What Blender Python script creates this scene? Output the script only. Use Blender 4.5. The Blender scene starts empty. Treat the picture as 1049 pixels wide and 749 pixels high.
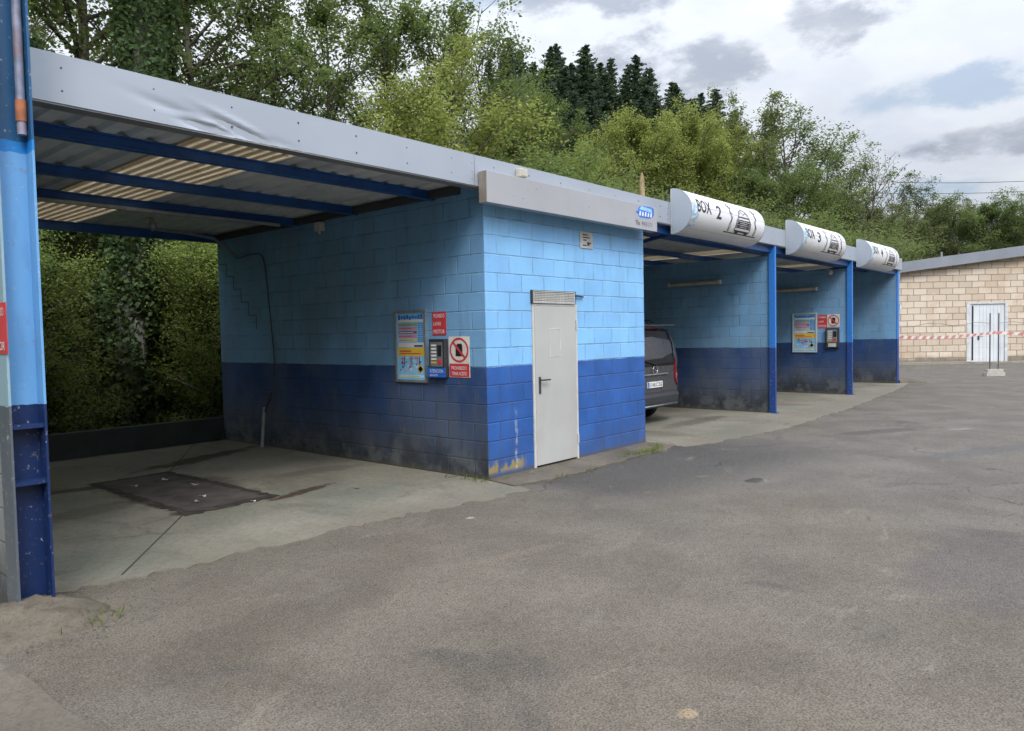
import bpy, bmesh, math, random
import numpy as np
from mathutils import Vector, Matrix
R = math.radians
scene = bpy.context.scene
C = scene.collection

# ------------------------------------------------------------------ camera
CAM = Vector((-6.2446, -5.7987, 1.682)); YAW, PIT, ROL = -0.856728, -0.042815, -0.0200783
FPX = 763.08
fwd = Vector((-math.sin(YAW)*math.cos(PIT), math.cos(YAW)*math.cos(PIT), math.sin(PIT)))
r0 = Vector((math.cos(YAW), math.sin(YAW), 0)); u0 = r0.cross(fwd)
rgt = r0*math.cos(ROL)+u0*math.sin(ROL); upv = -r0*math.sin(ROL)+u0*math.cos(ROL)
cam = bpy.data.cameras.new('camera'); camo = bpy.data.objects.new('camera', cam); C.objects.link(camo)
m = Matrix((rgt, upv, -fwd)).transposed().to_4x4(); m.translation = CAM; camo.matrix_world = m
cam.sensor_width = 36; cam.lens = FPX/1049*36; cam.clip_end = 2000; cam.clip_start = .05
scene.camera = camo
scene.view_settings.view_transform = 'Standard'; scene.view_settings.look = 'None'
scene.view_settings.exposure = 0.50; scene.cycles.max_bounces = 7; scene.cycles.adaptive_threshold = .02; scene.view_settings.gamma = 1; scene.view_settings.use_curve_mapping = False

# ------------------------------------------------------------------ node helpers
class NT:
    def __init__(s, tree): s.t = tree; s.L = tree.links
    def put(s, sock, v):
        if isinstance(v, bpy.types.NodeSocket): s.L.new(v, sock)
        elif v is not None:
            if isinstance(v, (tuple, list)) and len(v) == 3 and sock.type == 'RGBA': v = (*v, 1)
            sock.default_value = v
    def n(s, ty, ins=None, out=0, **kw):
        nd = s.t.nodes.new(ty)
        for k, v in kw.items(): setattr(nd, k, v)
        for k, v in (ins or {}).items(): s.put(nd.inputs[k], v)
        return nd.outputs[out] if len(nd.outputs) else None
    def m(s, op, a, b=None, c=None, clamp=False):
        nd = s.t.nodes.new('ShaderNodeMath'); nd.operation = op; nd.use_clamp = clamp
        for i, v in enumerate((a, b, c)):
            if v is not None: s.put(nd.inputs[i], v)
        return nd.outputs[0]
    def mix(s, f, a, b, bt='MIX'):
        nd = s.t.nodes.new('ShaderNodeMix'); nd.data_type = 'RGBA'; nd.blend_type = bt
        s.put(nd.inputs[0], f); s.put(nd.inputs[6], a); s.put(nd.inputs[7], b)
        return nd.outputs[2]
    def ss(s, x, a, b, lo=0., hi=1.):
        nd = s.t.nodes.new('ShaderNodeMapRange'); nd.interpolation_type = 'SMOOTHSTEP'
        for i, v in enumerate((x, a, b, lo, hi)): s.put(nd.inputs[i], v)
        return nd.outputs[0]
    def noise(s, vec, scale, detail=4, rough=.55, dist=0., out=0):
        return s.n('ShaderNodeTexNoise', {'Vector': vec, 'Scale': scale, 'Detail': detail, 'Roughness': rough, 'Distortion': dist}, out)
    def pos(s): return s.n('ShaderNodeNewGeometry')
    def xyz(s, v):
        nd = s.t.nodes.new('ShaderNodeSeparateXYZ'); s.put(nd.inputs[0], v); return nd.outputs
    def vec(s, x, y, z): return s.n('ShaderNodeCombineXYZ', {0: x, 1: y, 2: z})
    def scl(s, v, k):
        nd = s.t.nodes.new('ShaderNodeVectorMath'); nd.operation = 'MULTIPLY'; s.put(nd.inputs[0], v); nd.inputs[1].default_value = k; return nd.outputs[0]
    def bump(s, h, strength, dist=.01, normal=None):
        return s.n('ShaderNodeBump', {'Height': h, 'Strength': strength, 'Distance': dist, 'Normal': normal})

# ------------------------------------------------------------------ world: overcast daylight with breaks of blue
SUN_DIR = Vector((-0.40, -0.56, 0.73)).normalized()
sun_el = math.asin(SUN_DIR.z); sun_rot = math.atan2(SUN_DIR.x, SUN_DIR.y)
world = bpy.data.worlds.new('World'); scene.world = world; world.use_nodes = True
w = NT(world.node_tree); world.node_tree.nodes.clear()
sky = w.n('ShaderNodeTexSky', sky_type='NISHITA', sun_disc=False, sun_elevation=sun_el, sun_rotation=sun_rot)
dirv = w.n('ShaderNodeTexCoord', out=0)
X, Y, Z = w.xyz(dirv)
az = w.m('MULTIPLY', w.m('ARCTAN2', Y, X), 57.2958); el = w.m('MULTIPLY', w.m('ARCSINE', Z), 57.2958)
zc = w.m('MAXIMUM', w.m('ADD', Z, .12), .05)
cp = w.vec(w.m('DIVIDE', X, zc), w.m('DIVIDE', Y, zc), 0.)
n1 = w.noise(cp, 1.1, 7, .55, 0.); n2 = w.noise(cp, 3.6, 7, .6, 0.)
lump = w.m('ADD', w.m('MULTIPLY', w.m('SUBTRACT', w.noise(w.vec(az, w.m('MULTIPLY', el, 1.9), 3.), .19, 10, .60, 0.), .5), 6.4), 0.)
def blob(a0, e0, sa, se, soft=.75):
    a = w.m('POWER', w.m('ABSOLUTE', w.m('DIVIDE', w.m('SUBTRACT', az, a0), sa)), 2.)
    b = w.m('POWER', w.m('ABSOLUTE', w.m('DIVIDE', w.m('SUBTRACT', el, e0), se)), 2.)
    q = w.m('ADD', w.m('ADD', a, b), lump)
    return w.ss(q, 1.0+soft*.6, 1.0-soft, 0., 1.)
def union(l):
    o = l[0]
    for k in l[1:]: o = w.m('MAXIMUM', o, k)
    return o
grey = union([blob(28.6, 19.0, 5.6, 2.6), blob(17.2, 20.2, 3.6, 1.9), blob(7.5, 11.6, 4.6, 1.1), blob(34, 24.5, 7, 2.0),
              blob(4.5, 7.4, 3.2, 2.2), blob(13, 5.6, 4.5, 1.0), blob(21, 25.5, 4, 1.2), blob(60, 40, 16, 6), blob(-30, 20, 12, 4)])
blue = union([blob(10.8, 14.9, 4.6, 1.3, .95), blob(11.5, 8.8, 5.0, .75, .95), blob(42, 26, 6, 2.5, .95), blob(-12, 16, 9, 3, .95)])
wisp = w.ss(n1, .40, .70); wisp2 = w.ss(n2, .38, .72)
white = w.mix(wisp, (.69, .735, .81), (.58, .63, .73))
white = w.mix(w.m('MULTIPLY', wisp2, .35), white, (.83, .84, .86))
gcol = w.mix(wisp2, (.27, .31, .39), (.42, .46, .54))
bcol = w.mix(.55, w.n('ShaderNodeVectorMath', {0: sky, 1: (.085, .085, .085)}, operation='MULTIPLY'), (.50, .63, .80))
cl = w.mix(w.m('MULTIPLY', blue, .75), white, bcol)
cl = w.mix(w.m('MULTIPLY', w.ss(w.noise(w.vec(az, w.m('MULTIPLY', el, 2.4), 7.), .085, 9, .58, 0.), .50, .68), .28), cl, (.47, .53, .63))
cl = w.mix(w.m('MULTIPLY', grey, .72), cl, gcol)
elev = w.m('ADD', .66, w.m('MULTIPLY', w.m('MAXIMUM', Z, 0.), 1.32))       # overcast skies are brighter overhead
elev = w.m('MULTIPLY', elev, w.ss(Z, -.08, .02, .25, 1.))
fin = w.n('ShaderNodeVectorMath', {0: cl, 1: w.vec(elev, elev, elev)}, operation='MULTIPLY')
dots = w.n('ShaderNodeVectorMath', {0: dirv, 1: tuple(SUN_DIR)}, out=1, operation='DOT_PRODUCT')
glow = w.m('ADD', 8.6, w.m('MULTIPLY', w.m('POWER', w.m('MAXIMUM', dots, 0.), 3.), 17.))      # cloud is thinner and brighter round the hidden sun
fin = w.n('ShaderNodeVectorMath', {0: fin, 1: w.vec(glow, glow, glow)}, operation='MULTIPLY')
bg = w.n('ShaderNodeBackground', {'Color': fin, 'Strength': .1})
w.n('ShaderNodeOutputWorld', {'Surface': bg})
sl = bpy.data.lights.new('sun', 'SUN'); sl.energy = 1.4; sl.angle = R(16); sl.color = (1, .95, .88)
so = bpy.data.objects.new('sun', sl); C.objects.link(so); so.rotation_euler = SUN_DIR.to_track_quat('Z', 'Y').to_euler()

# ------------------------------------------------------------------ materials
def newmat(name):
    mt = bpy.data.materials.new(name); mt.use_nodes = True; mt.node_tree.nodes.clear(); return mt, NT(mt.node_tree)
def finish(t, col, rough=.6, metal=0., normal=None, spec=.5, **kw):
    ins = {'Base Color': col, 'Roughness': rough, 'Metallic': metal, 'Normal': normal, 'Specular IOR Level': spec}; ins.update(kw)
    t.n('ShaderNodeOutputMaterial', {'Surface': t.n('ShaderNodeBsdfPrincipled', ins)})
def plain(name, col, rough=.5, metal=0., var=.15, dirt=0., bump=.0, scale=6., dcol=(.10, .085, .065), spec=.5):
    mt, t = newmat(name); p = t.pos()
    nz = t.noise(p, scale, 5); c = t.mix(t.ss(nz, .3, .7), tuple(k*(1-var) for k in col), tuple(min(1, k*(1+var)) for k in col))
    if dirt:
        d = t.m('MULTIPLY', t.ss(t.noise(t.scl(p, (1, 1, .45)), scale*.55, 6, .65), .48, .72), dirt)
        c = t.mix(d, c, dcol)
    nr = t.bump(t.noise(p, scale*9, 3), bump, .004) if bump else None
    finish(t, c, t.m('ADD', rough-.06, t.m('MULTIPLY', nz, .12)), metal, nr, spec); return mt

LB = (.225, .485, .800); DB = (.017, .078, .275)
def wall_paint(name, light=LB, dark=DB, grime=.2, split=1.30, base=.5, lichen=False, dust=.0):
    mt, t = newmat(name); p = t.pos(); x, y, z = t.xyz(p)
    uv = t.n('ShaderNodeUVMap', uv_map='UVMap')
    def brick(ms, c1, c2, out):
        return t.n('ShaderNodeTexBrick', {'Vector': uv, 'Color1': c1, 'Color2': c2, 'Mortar': (.5, .5, .5), 'Scale': 1., 'Mortar Size': ms, 'Mortar Smooth': .6,
                    'Brick Width': .434, 'Row Height': .21667, 'Bias': 0.}, out, offset=.5)
    per = brick(.004, (.38, .38, .38), (.62, .62, .62), 0); fac = brick(.010, (0, 0, 0), (1, 1, 1), 1)
    zz = t.m('ADD', z, t.m('MULTIPLY', t.m('SUBTRACT', t.noise(t.scl(p, (1, 1, .35)), 5., 5, .7), .5), .035))
    two = t.m('GREATER_THAN', zz, split)
    lc = t.mix(t.ss(t.noise(p, 1.3, 5), .35, .7), light, tuple(k*.86 for k in light))
    dc = t.mix(t.ss(t.noise(p, 1.7, 5), .35, .7), dark, tuple(min(1, k*1.35+.004) for k in dark))
    c = t.mix(two, dc, lc)
    c = t.mix(.20, c, t.mix(1., c, per, 'OVERLAY'))
    vert = t.noise(t.scl(p, (5., 5., .55)), 1.6, 6, .6)                         # run-off streaks
    c = t.mix(t.m('MULTIPLY', t.ss(vert, .52, .78), .28+grime*.5), c, t.mix(two, (.06, .07, .09), (.13, .20, .28)))
    # joints: broken dark lines, partly filled by paint
    j = t.m('MULTIPLY', fac, t.ss(t.noise(p, 2.6, 3), .36, .62))
    c = t.mix(t.m('MULTIPLY', j, .45), c, t.mix(two, (.02, .035, .09), (.05, .12, .22)))
    jl = t.m('MULTIPLY', fac, t.ss(t.noise(p, 3.7, 3), .58, .47, 0., .42))
    c = t.mix(t.m('MULTIPLY', jl, t.mix(two, (.6, .6, .6), (.7, .7, .7))), c, t.mix(two, (.085, .125, .23), (.34, .50, .68)))
    # grey road film up to knee height
    g = t.m('MULTIPLY', t.ss(t.m('ADD', z, t.m('MULTIPLY', t.noise(p, 2.3, 6, .65), .9)), base+.75, base*.35+.2, 0., 1.), .25+grime)
    c = t.mix(t.m('MINIMUM', g, .9), c, (.075, .078, .072))
    if dust:
        dd = t.m('MULTIPLY', t.ss(t.noise(t.scl(p, (1, 1, .6)), 1.1, 6, .65), .40, .66), dust)
        c = t.mix(dd, c, (.16, .17, .165))
    if dust:
        bk = t.m('MULTIPLY', t.ss(t.m('ADD', z, t.m('MULTIPLY', t.noise(t.scl(p, (2, 2, .7)), 1.3, 7, .7), 1.1)), 1.15, .55), .8)
        c = t.mix(bk, c, t.mix(t.ss(t.noise(p, 3., 6, .7), .45, .62), (.022, .025, .032), (.11, .115, .11)))
    foot = t.ss(t.m('ADD', z, t.m('MULTIPLY', t.noise(p, 6., 5), .16)), .16, .08)
    c = t.mix(t.m('MULTIPLY', foot, .85), c, (.085, .075, .055))
    if lichen:
        ly = t.m('MULTIPLY', t.ss(t.m('ADD', z, t.m('MULTIPLY', t.noise(t.scl(p, (9, 9, 4)), 1., 5, .7), .55)), .47, .38), t.m('MULTIPLY', t.ss(x, .72, .55), t.ss(z, .03, .10)))
        c = t.mix(t.m('MULTIPLY', ly, .8), c, (.32, .235, .035))
        rs = t.m('MULTIPLY', t.ss(t.m('ABSOLUTE', t.m('SUBTRACT', x, t.m('ADD', .47, t.m('MULTIPLY', t.noise(p, 5., 3), .06)))), .035, .008), t.m('MULTIPLY', t.ss(z, .9, .5), t.ss(t.noise(p, 14., 4), .42, .6)))
        c = t.mix(t.m('MULTIPLY', rs, .6), c, (.45, .45, .42))
    h = t.m('ADD', t.m('MULTIPLY', fac, -1.), t.m('ADD', t.m('MULTIPLY', t.noise(p, 42., 4, .7), .5), t.m('MULTIPLY', per, .5)))
    finish(t, c, t.m('ADD', .42, t.m('MULTIPLY', t.noise(p, 7., 3), .3)), 0., t.bump(h, .85, .008), .4); return mt

def asphalt_mat():
    mt, t = newmat('asphalt'); p = t.pos(); x, y, z = t.xyz(p)
    a = t.noise(p, .22, 6, .6, .4); b = t.noise(p, 1.1, 7, .62, .3); f = t.noise(p, 80., 2, .7); f2 = t.noise(p, 210., 2, .6)
    grey_c = t.mix(t.ss(b, .3, .72), (.112, .101, .089), (.163, .148, .130))
    br = t.mix(t.ss(b, .3, .7), (.123, .104, .082), (.173, .149, .120))
    # dusty towards the wash bays' run-off, darker newer tarmac along the block wall
    tb = t.m('ADD', t.m('MULTIPLY', t.m('SUBTRACT', a, .5), 3.0), t.ss(t.m('ADD', x, t.m('MULTIPLY', y, .25)), 2.5, -4.0))
    c = t.mix(t.ss(tb, .0, 1.0), grey_c, br)
    nd = t.m('MULTIPLY', t.ss(t.m('ADD', t.m('ADD', y, t.m('MULTIPLY', x, .12)), t.m('MULTIPLY', b, 1.2)), -1.9, -.7), t.m('MULTIPLY', t.ss(x, -.2, .5), t.ss(x, 5.4, 3.2)))
    c = t.mix(t.m('MULTIPLY', nd, .75), c, (.060, .058, .056))
    pl = t.ss(t.noise(p, .65, 5, .6, 1.2), .60, .70)
    c = t.mix(t.m('MULTIPLY', pl, .45), c, (.062, .058, .056))
    ed = t.m('MULTIPLY', t.ss(t.m('ADD', y, t.m('MULTIPLY', t.m('SUBTRACT', t.noise(p, 1.6, 7, .65), .5), 1.6)), -1.9, -.5), t.ss(x, .3, -.6))
    c = t.mix(t.m('MULTIPLY', ed, .3), c, (.165, .145, .112))
    # pale scuffs
    sc = t.ss(t.noise(t.scl(p, (1., 2.2, 1)), 1.5, 8, .68, .5), .60, .70)
    c = t.mix(t.m('MULTIPLY', sc, .55), c, (.245, .215, .175))
    def spot(cx, cy, rx, ry, col, k, nzs=6., ang=0.):
        nonlocal c
        dx = t.m('SUBTRACT', x, cx); dy = t.m('SUBTRACT', y, cy); ca, sa = math.cos(ang), math.sin(ang)
        u = t.m('DIVIDE', t.m('ADD', t.m('MULTIPLY', dx, ca), t.m('MULTIPLY', dy, sa)), rx); v = t.m('DIVIDE', t.m('SUBTRACT', t.m('MULTIPLY', dy, ca), t.m('MULTIPLY', dx, sa)), ry)
        q = t.m('ADD', t.m('ADD', t.m('MULTIPLY', u, u), t.m('MULTIPLY', v, v)), t.m('MULTIPLY', t.m('SUBTRACT', t.noise(p, nzs, 6, .7), .5), 2.6))
        c = t.mix(t.m('MULTIPLY', t.ss(q, 1.15, .35), k), c, col)
    spot(-3.32, -4.25, .055, .045, (.40, .30, .18), .6, 30.)
    spot(-1.36, -1.02, .05, .04, (.5, .45, .38), .6, 30.)
    spot(-1.29, -2.6, .30, .05, (.22, .185, .15), .3, 22., .1); spot(-1.9, -2.1, .5, .07, (.22, .18, .135), .3, 12., -.2)
    spot(-1.22, -4.6, .12, .06, (.25, .215, .17), .35, 30., -.7); spot(-2.7, -3.3, .22, .06, (.22, .2, .17), .25, 30., .3)
    spot(1.76, -2.41, .17, .10, (.03, .03, .03), .8, 12.); spot(5.3, -4.05, 1.3, .22, (.10, .10, .105), .6, 5., -.43)
    spot(6.6, -2.4, 1.0, .22, (.06, .055, .055), .6, 4., -.5); spot(7.6, -3.4, .25, .05, (.30, .29, .27), .7, 12., -.6)
    spot(-.2, -4.9, 1.1, .5, (.09, .078, .085), .5, 3.); spot(-3.9, -1.9, .9, .35, (.10, .085, .065), .5, 3., .1)
    # hair cracks
    vo = t.n('ShaderNodeTexVoronoi', {'Vector': t.n('ShaderNodeVectorMath', {0: p, 1: t.scl(t.noise(p, 2.5, 4, out=1), (.5, .5, .5))}, operation='ADD'), 'Scale': .55}, 0, feature='DISTANCE_TO_EDGE')
    ck = t.m('MULTIPLY', t.ss(vo, .008, .002), t.ss(t.noise(p, .55, 3), .56, .63))
    c = t.mix(t.m('MULTIPLY', ck, .45), c, (.04, .036, .034))
    st = t.ss(f, .40, .68)
    c = t.mix(t.m('MULTIPLY', t.ss(t.noise(p, 22., 3, .7), .44, .62), .40), c, t.mix(1., c, (.62, .60, .58), 'MULTIPLY'))
    c = t.mix(t.m('MULTIPLY', st, .95), c, t.mix(1., c, (.42, .41, .40), 'MULTIPLY'))
    vs_ = t.n('ShaderNodeTexVoronoi', {'Vector': p, 'Scale': 70.}, 0); c = t.mix(t.m('MULTIPLY', t.ss(vs_, .26, .14), .55), c, (.26, .24, .21))
    c = t.mix(t.m('MULTIPLY', t.ss(f2, .60, .72), .5), c, (.27, .25, .22))
    h = t.m('ADD', t.m('MULTIPLY', f, 1.), t.m('ADD', t.m('MULTIPLY', f2, .5), t.m('MULTIPLY', ck, -2.)))
    finish(t, c, .84, 0., t.bump(h, .8, .008), .25); return mt

def concrete_mat(name, c1, c2, edge=False, wet=.4, green=.0):
    mt, t = newmat(name); p = t.pos(); x, y, z = t.xyz(p)
    b = t.noise(p, .9, 7, .6, .4); f = t.noise(p, 60., 3, .65)
    c = t.mix(t.ss(b, .3, .7), c1, c2)
    c = t.mix(t.m('MULTIPLY', t.ss(t.noise(t.scl(p, (1.5, .7, 1)), .8, 7, .65, .8), .52, .70), wet), c, (.075, .070, .055))
    if green: c = t.mix(t.m('MULTIPLY', t.ss(t.noise(p, .6, 4), .45, .65), green), c, (.135, .148, .115))
    c = t.mix(t.m('MULTIPLY', t.ss(t.noise(p, 2.2, 7, .65), .60, .72), .4), c, (.27, .25, .21))
    if edge:                                                # broken, dusty front edge of the slab
        e = t.m('ADD', y, t.m('MULTIPLY', t.m('SUBTRACT', t.noise(p, 3.2, 6, .7), .5), .5))
        c = t.mix(t.ss(e, .15, -.65, 0., .55), c, (.150, .130, .102))
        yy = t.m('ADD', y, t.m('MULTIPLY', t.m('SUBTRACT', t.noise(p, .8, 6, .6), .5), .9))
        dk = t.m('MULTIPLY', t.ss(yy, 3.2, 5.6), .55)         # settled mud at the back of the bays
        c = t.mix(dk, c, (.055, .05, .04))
        def spot(cx, cy, rx, ry, col, k, nzs=5., ang=0.):
            nonlocal c
            dx = t.m('SUBTRACT', x, cx); dy = t.m('SUBTRACT', y, cy); ca, sa = math.cos(ang), math.sin(ang)
            u = t.m('DIVIDE', t.m('ADD', t.m('MULTIPLY', dx, ca), t.m('MULTIPLY', dy, sa)), rx); v = t.m('DIVIDE', t.m('SUBTRACT', t.m('MULTIPLY', dy, ca), t.m('MULTIPLY', dx, sa)), ry)
            q = t.m('ADD', t.m('ADD', t.m('MULTIPLY', u, u), t.m('MULTIPLY', v, v)), t.m('MULTIPLY', t.m('SUBTRACT', t.noise(p, nzs, 6, .7), .5), 3.))
            c = t.mix(t.m('MULTIPLY', t.ss(q, 1.15, .3), k), c, col)
        mud = (.050, .038, .026)
        spot(-2.42, 2.5, .72, 1.4, mud, .55, 3.); spot(-1.65, 1.25, .55, .10, (.065, .042, .026), 1., 9., .25); spot(-2.85, 1.36, .22, .12, (.035, .024, .015), .95, 12.)
        spot(-2.0, 2.6, .09, 1.2, (.03, .024, .018), .9, 7.); spot(-2.95, 2.2, .07, .8, (.04, .03, .02), .8, 7.); spot(-1.2, 4.45, 1.2, .22, (.03, .024, .018), .85, 4., .35); spot(-3.1, 3.5, .9, .16, (.045, .036, .026), .8, 4., -.1)
        spot(-3.5, 2.2, .8, .25, mud, .4, 3., .2); spot(-.8, 2.2, .7, .22, mud, .35, 3., -.2); spot(10.6, 1.6, 1.1, .7, (.045, .04, .032), .75, 2.5); spot(6.3, .6, 1.2, .25, mud, .45, 3.)
        vo = t.n('ShaderNodeTexVoronoi', {'Vector': t.n('ShaderNodeVectorMath', {0: p, 1: t.scl(t.noise(p, 1.6, 5, out=1), (.8, .8, .8))}, operation='ADD'), 'Scale': .42}, 0, feature='DISTANCE_TO_EDGE')
        c = t.mix(t.m('MULTIPLY', t.m('MULTIPLY', t.ss(vo, .012, .003), t.ss(t.noise(p, .5, 3), .52, .60)), .4), c, (.05, .042, .032))
    c = t.mix(t.m('MULTIPLY', t.ss(t.noise(p, 16., 4, .7), .44, .62), .45), c, t.mix(1., c, (.66, .65, .62), 'MULTIPLY'))
    c = t.mix(t.m('MULTIPLY', t.ss(f, .46, .70), .6), c, t.mix(1., c, (.56, .55, .52), 'MULTIPLY'))
    finish(t, c, t.m('ADD', .62, t.m('MULTIPLY', b, .25)), 0., t.bump(t.m('ADD', f, t.m('MULTIPLY', b, 2.)), .4, .006), .35); return mt

def brick_building_mat():
    mt, t = newmat('tan_block'); p = t.pos(); x, y, z = t.xyz(p); uv = t.n('ShaderNodeUVMap', uv_map='UVMap')
    wob = t.n('ShaderNodeVectorMath', {0: uv, 1: t.scl(t.noise(p, 2.2, 4, out=1), (.07, .045, 0))}, operation='ADD')
    def brick(c1, c2, out, ms=.016):
        return t.n('ShaderNodeTexBrick', {'Vector': wob, 'Color1': c1, 'Color2': c2, 'Mortar': (.24, .19, .15), 'Scale': 1., 'Mortar Size': ms, 'Mortar Smooth': .3, 'Brick Width': .56, 'Row Height': .275, 'Bias': -.1}, out, offset=.5)
    c = brick((.46, .375, .29), (.59, .505, .41), 0); fac = brick((0, 0, 0), (1, 1, 1), 1)
    c = t.mix(t.m('MULTIPLY', t.ss(t.noise(p, .8, 6, .65), .48, .7), .45), c, (.36, .25, .14))
    c = t.mix(t.m('MULTIPLY', t.ss(t.noise(p, 2.4, 5, .65), .62, .70), .5), c, (.55, .50, .42))
    c = t.mix(t.ss(t.m('ADD', z, t.m('MULTIPLY', t.noise(p, 1.2, 5), .5)), .62, .40, 0., .8), c, (.13, .115, .09))
    finish(t, c, .85, 0., t.bump(t.m('ADD', t.m('MULTIPLY', fac, -1.), t.m('MULTIPLY', t.noise(p, 14., 4), .35)), .8, .02), .2); return mt

def leaf_mat(name, c1, c2, c3, trans=.48):
    mt, t = newmat(name); rnd = t.n('ShaderNodeNewGeometry', out=8)
    g = t.n('ShaderNodeNewGeometry', out=0)
    k = t.ss(t.noise(g, .55, 3), .35, .65)
    c = t.mix(t.m('MULTIPLY', k, .8), c1, c2); c = t.mix(t.m('MULTIPLY', rnd, .55), c, c3)
    hs = t.n('ShaderNodeHueSaturation', {'Color': c, 'Value': t.m('ADD', .84, t.m('MULTIPLY', rnd, .36)), 'Hue': t.m('ADD', .488, t.m('MULTIPLY', rnd, .024))})
    pb = t.n('ShaderNodeBsdfPrincipled', {'Base Color': hs, 'Roughness': .62, 'Specular IOR Level': .15})
    tr = t.n('ShaderNodeBsdfTranslucent', {'Color': t.mix(.35, hs, (.26, .32, .06))})
    mx = t.n('ShaderNodeMixShader', {0: trans, 1: pb, 2: tr})
    t.n('ShaderNodeOutputMaterial', {'Surface': mx}); return mt

def bark_mat(name, c1, c2):
    mt, t = newmat(name); p = t.pos(); n = t.noise(t.scl(p, (9, 9, 1.6)), 1.6, 6, .65)
    finish(t, t.mix(t.ss(n, .35, .65), c1, c2), .9, 0., t.bump(n, .7, .03), .2); return mt

M = {}
M['wall_front'] = wall_paint('front_block_paint', grime=.10, base=.25, lichen=True)
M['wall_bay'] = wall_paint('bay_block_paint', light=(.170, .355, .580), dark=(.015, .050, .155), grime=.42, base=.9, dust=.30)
M['wall_outer'] = wall_paint('left_block_paint', light=(.22, .42, .56), dark=(.20, .205, .20), grime=.35, split=1.25, base=.6, dust=.3)
M['low_wall'] = plain('low_wall_paint', (.012, .020, .018), .6, 0, .3, .4, .3, 3., (.03, .035, .02))
M['blue_steel'] = plain('blue_steel', (.012, .080, .28), .42, 0, .2, .25, .1, 5., (.03, .05, .10))
def post_mat(name, zs, cols, rust=.5):
    mt, t = newmat(name); p = t.pos(); x, y, z = t.xyz(p); zz = t.m('ADD', z, t.m('MULTIPLY', t.m('SUBTRACT', t.noise(p, 14., 3), .5), .03))
    c = cols[0]
    for k, zc_ in enumerate(zs): c = t.mix(t.m('GREATER_THAN', zz, zc_), c, cols[k+1])
    n = t.noise(t.scl(p, (4, 4, .8)), 3., 6, .65)
    c = t.mix(t.m('MULTIPLY', t.ss(n, .5, .75), .35), c, t.mix(1., c, (.45, .5, .55), 'MULTIPLY'))
    c = t.mix(t.m('MULTIPLY', t.ss(t.noise(p, 11., 6, .75), .59, .68), rust), c, (.22, .15, .06))
    c = t.mix(t.m('MULTIPLY', t.ss(t.noise(p, 24., 5, .75), .61, .66), .7), c, (.42, .45, .44))
    finish(t, c, .42, 0., t.bump(t.noise(p, 40., 3), .15, .003), .5); return mt
M['post'] = post_mat('post_paint', (1.30,), ((.014, .05, .20), (.03, .18, .56)), .15)
M['gatepost'] = post_mat('column_paint', (1.30, 2.86, 2.93), ((.005, .021, .088), (.135, .34, .62), (.01, .20, .55), (.014, .085, .20)), .6)
M['flange'] = post_mat('flange_paint', (1.30,), ((.085, .10, .12), (.24, .36, .42)), .5)
M['alu'] = plain('fascia_sheet', (.36, .395, .45), .38, .25, .05, .12, .0, .9, (.33, .33, .34))
M['alu_dark'] = plain('soffit_lip', (.20, .205, .215), .5, .1, .15, .3, 0, 2.)
M['panel'] = plain('sign_panel', (.40, .40, .415), .33, .3, .06, .22, .0, 1.2, (.34, .33, .33))
M['panel_end'] = plain('panel_end', (.20, .17, .14), .6, 0, .25, .4, 0, 5.)
M['near_black'] = plain('near_black', (.05, .05, .05), .7)  # for the shadow strip under the roof and the column base plate
M['roof_sheet'] = plain('roof_sheet', (.60, .63, .63), .5, .1, .12, .3, 0, 2.2, (.14, .13, .11))
M['screw'] = plain('screw', (.10, .10, .10), .4, .6)
M['steel_grey'] = plain('steel_grey', (.30, .31, .32), .45, .5, .15, .3, 0, 7.)
M['galv'] = plain('galvanised', (.16, .165, .175), .45, .6, .1)
M['white'] = plain('white_print', (.72, .72, .72), .45, 0, .04)
M['black'] = plain('black_print', (.015, .015, .018), .5, 0, .1)
M['red'] = plain('red_print', (.50, .045, .055), .45, 0, .1)
M['rubber'] = plain('rubber', (.018, .018, .018), .75, 0, .2)
M['dark_plastic'] = plain('dark_plastic', (.03, .032, .036), .5, 0, .1)
M['dull_white'] = plain('dull_white', (.50, .49, .46), .5, 0, .06, .25, 0, 5.)
M['door'] = plain('door_paint', (.41, .405, .39), .38, 0, .04, .30, .05, 1.6, (.30, .28, .24))
M['concrete_edge'] = concrete_mat('rough_concrete', (.088, .074, .056), (.140, .120, .092), wet=.6)
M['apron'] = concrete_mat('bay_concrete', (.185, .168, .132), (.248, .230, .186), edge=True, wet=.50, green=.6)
M['asphalt'] = asphalt_mat()
M['slab'] = concrete_mat('old_slab', (.108, .092, .073), (.150, .130, .105), wet=.45)
M['tan'] = brick_building_mat()
def fibre():
    mt, t = newmat('fibreglass_sheet'); p = t.pos(); n = t.noise(t.scl(p, (6, 1.2, 6)), 1.4, 6, .65)
    c = t.mix(t.ss(n, .35, .68), (.70, .64, .52), (.52, .44, .32))
    x_ = t.xyz(p)[0]; wv = t.m('ABSOLUTE', t.m('SUBTRACT', t.m('FRACT', t.m('DIVIDE', x_, .1175)), .5)); c = t.mix(t.m('MULTIPLY', t.ss(wv, .26, .45), .75), c, (.20, .14, .07))
    c = t.mix(t.ss(t.noise(p, 9., 5), .62, .72), c, (.14, .10, .05))
    pb = t.n('ShaderNodeBsdfDiffuse', {'Color': c}); tr = t.n('ShaderNodeBsdfTranslucent', {'Color': t.mix(.4, c, (.80, .76, .66))})
    t.n('ShaderNodeOutputMaterial', {'Surface': t.n('ShaderNodeMixShader', {0: .50, 1: pb, 2: tr})}); return mt
M['fibre'] = fibre()
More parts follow.
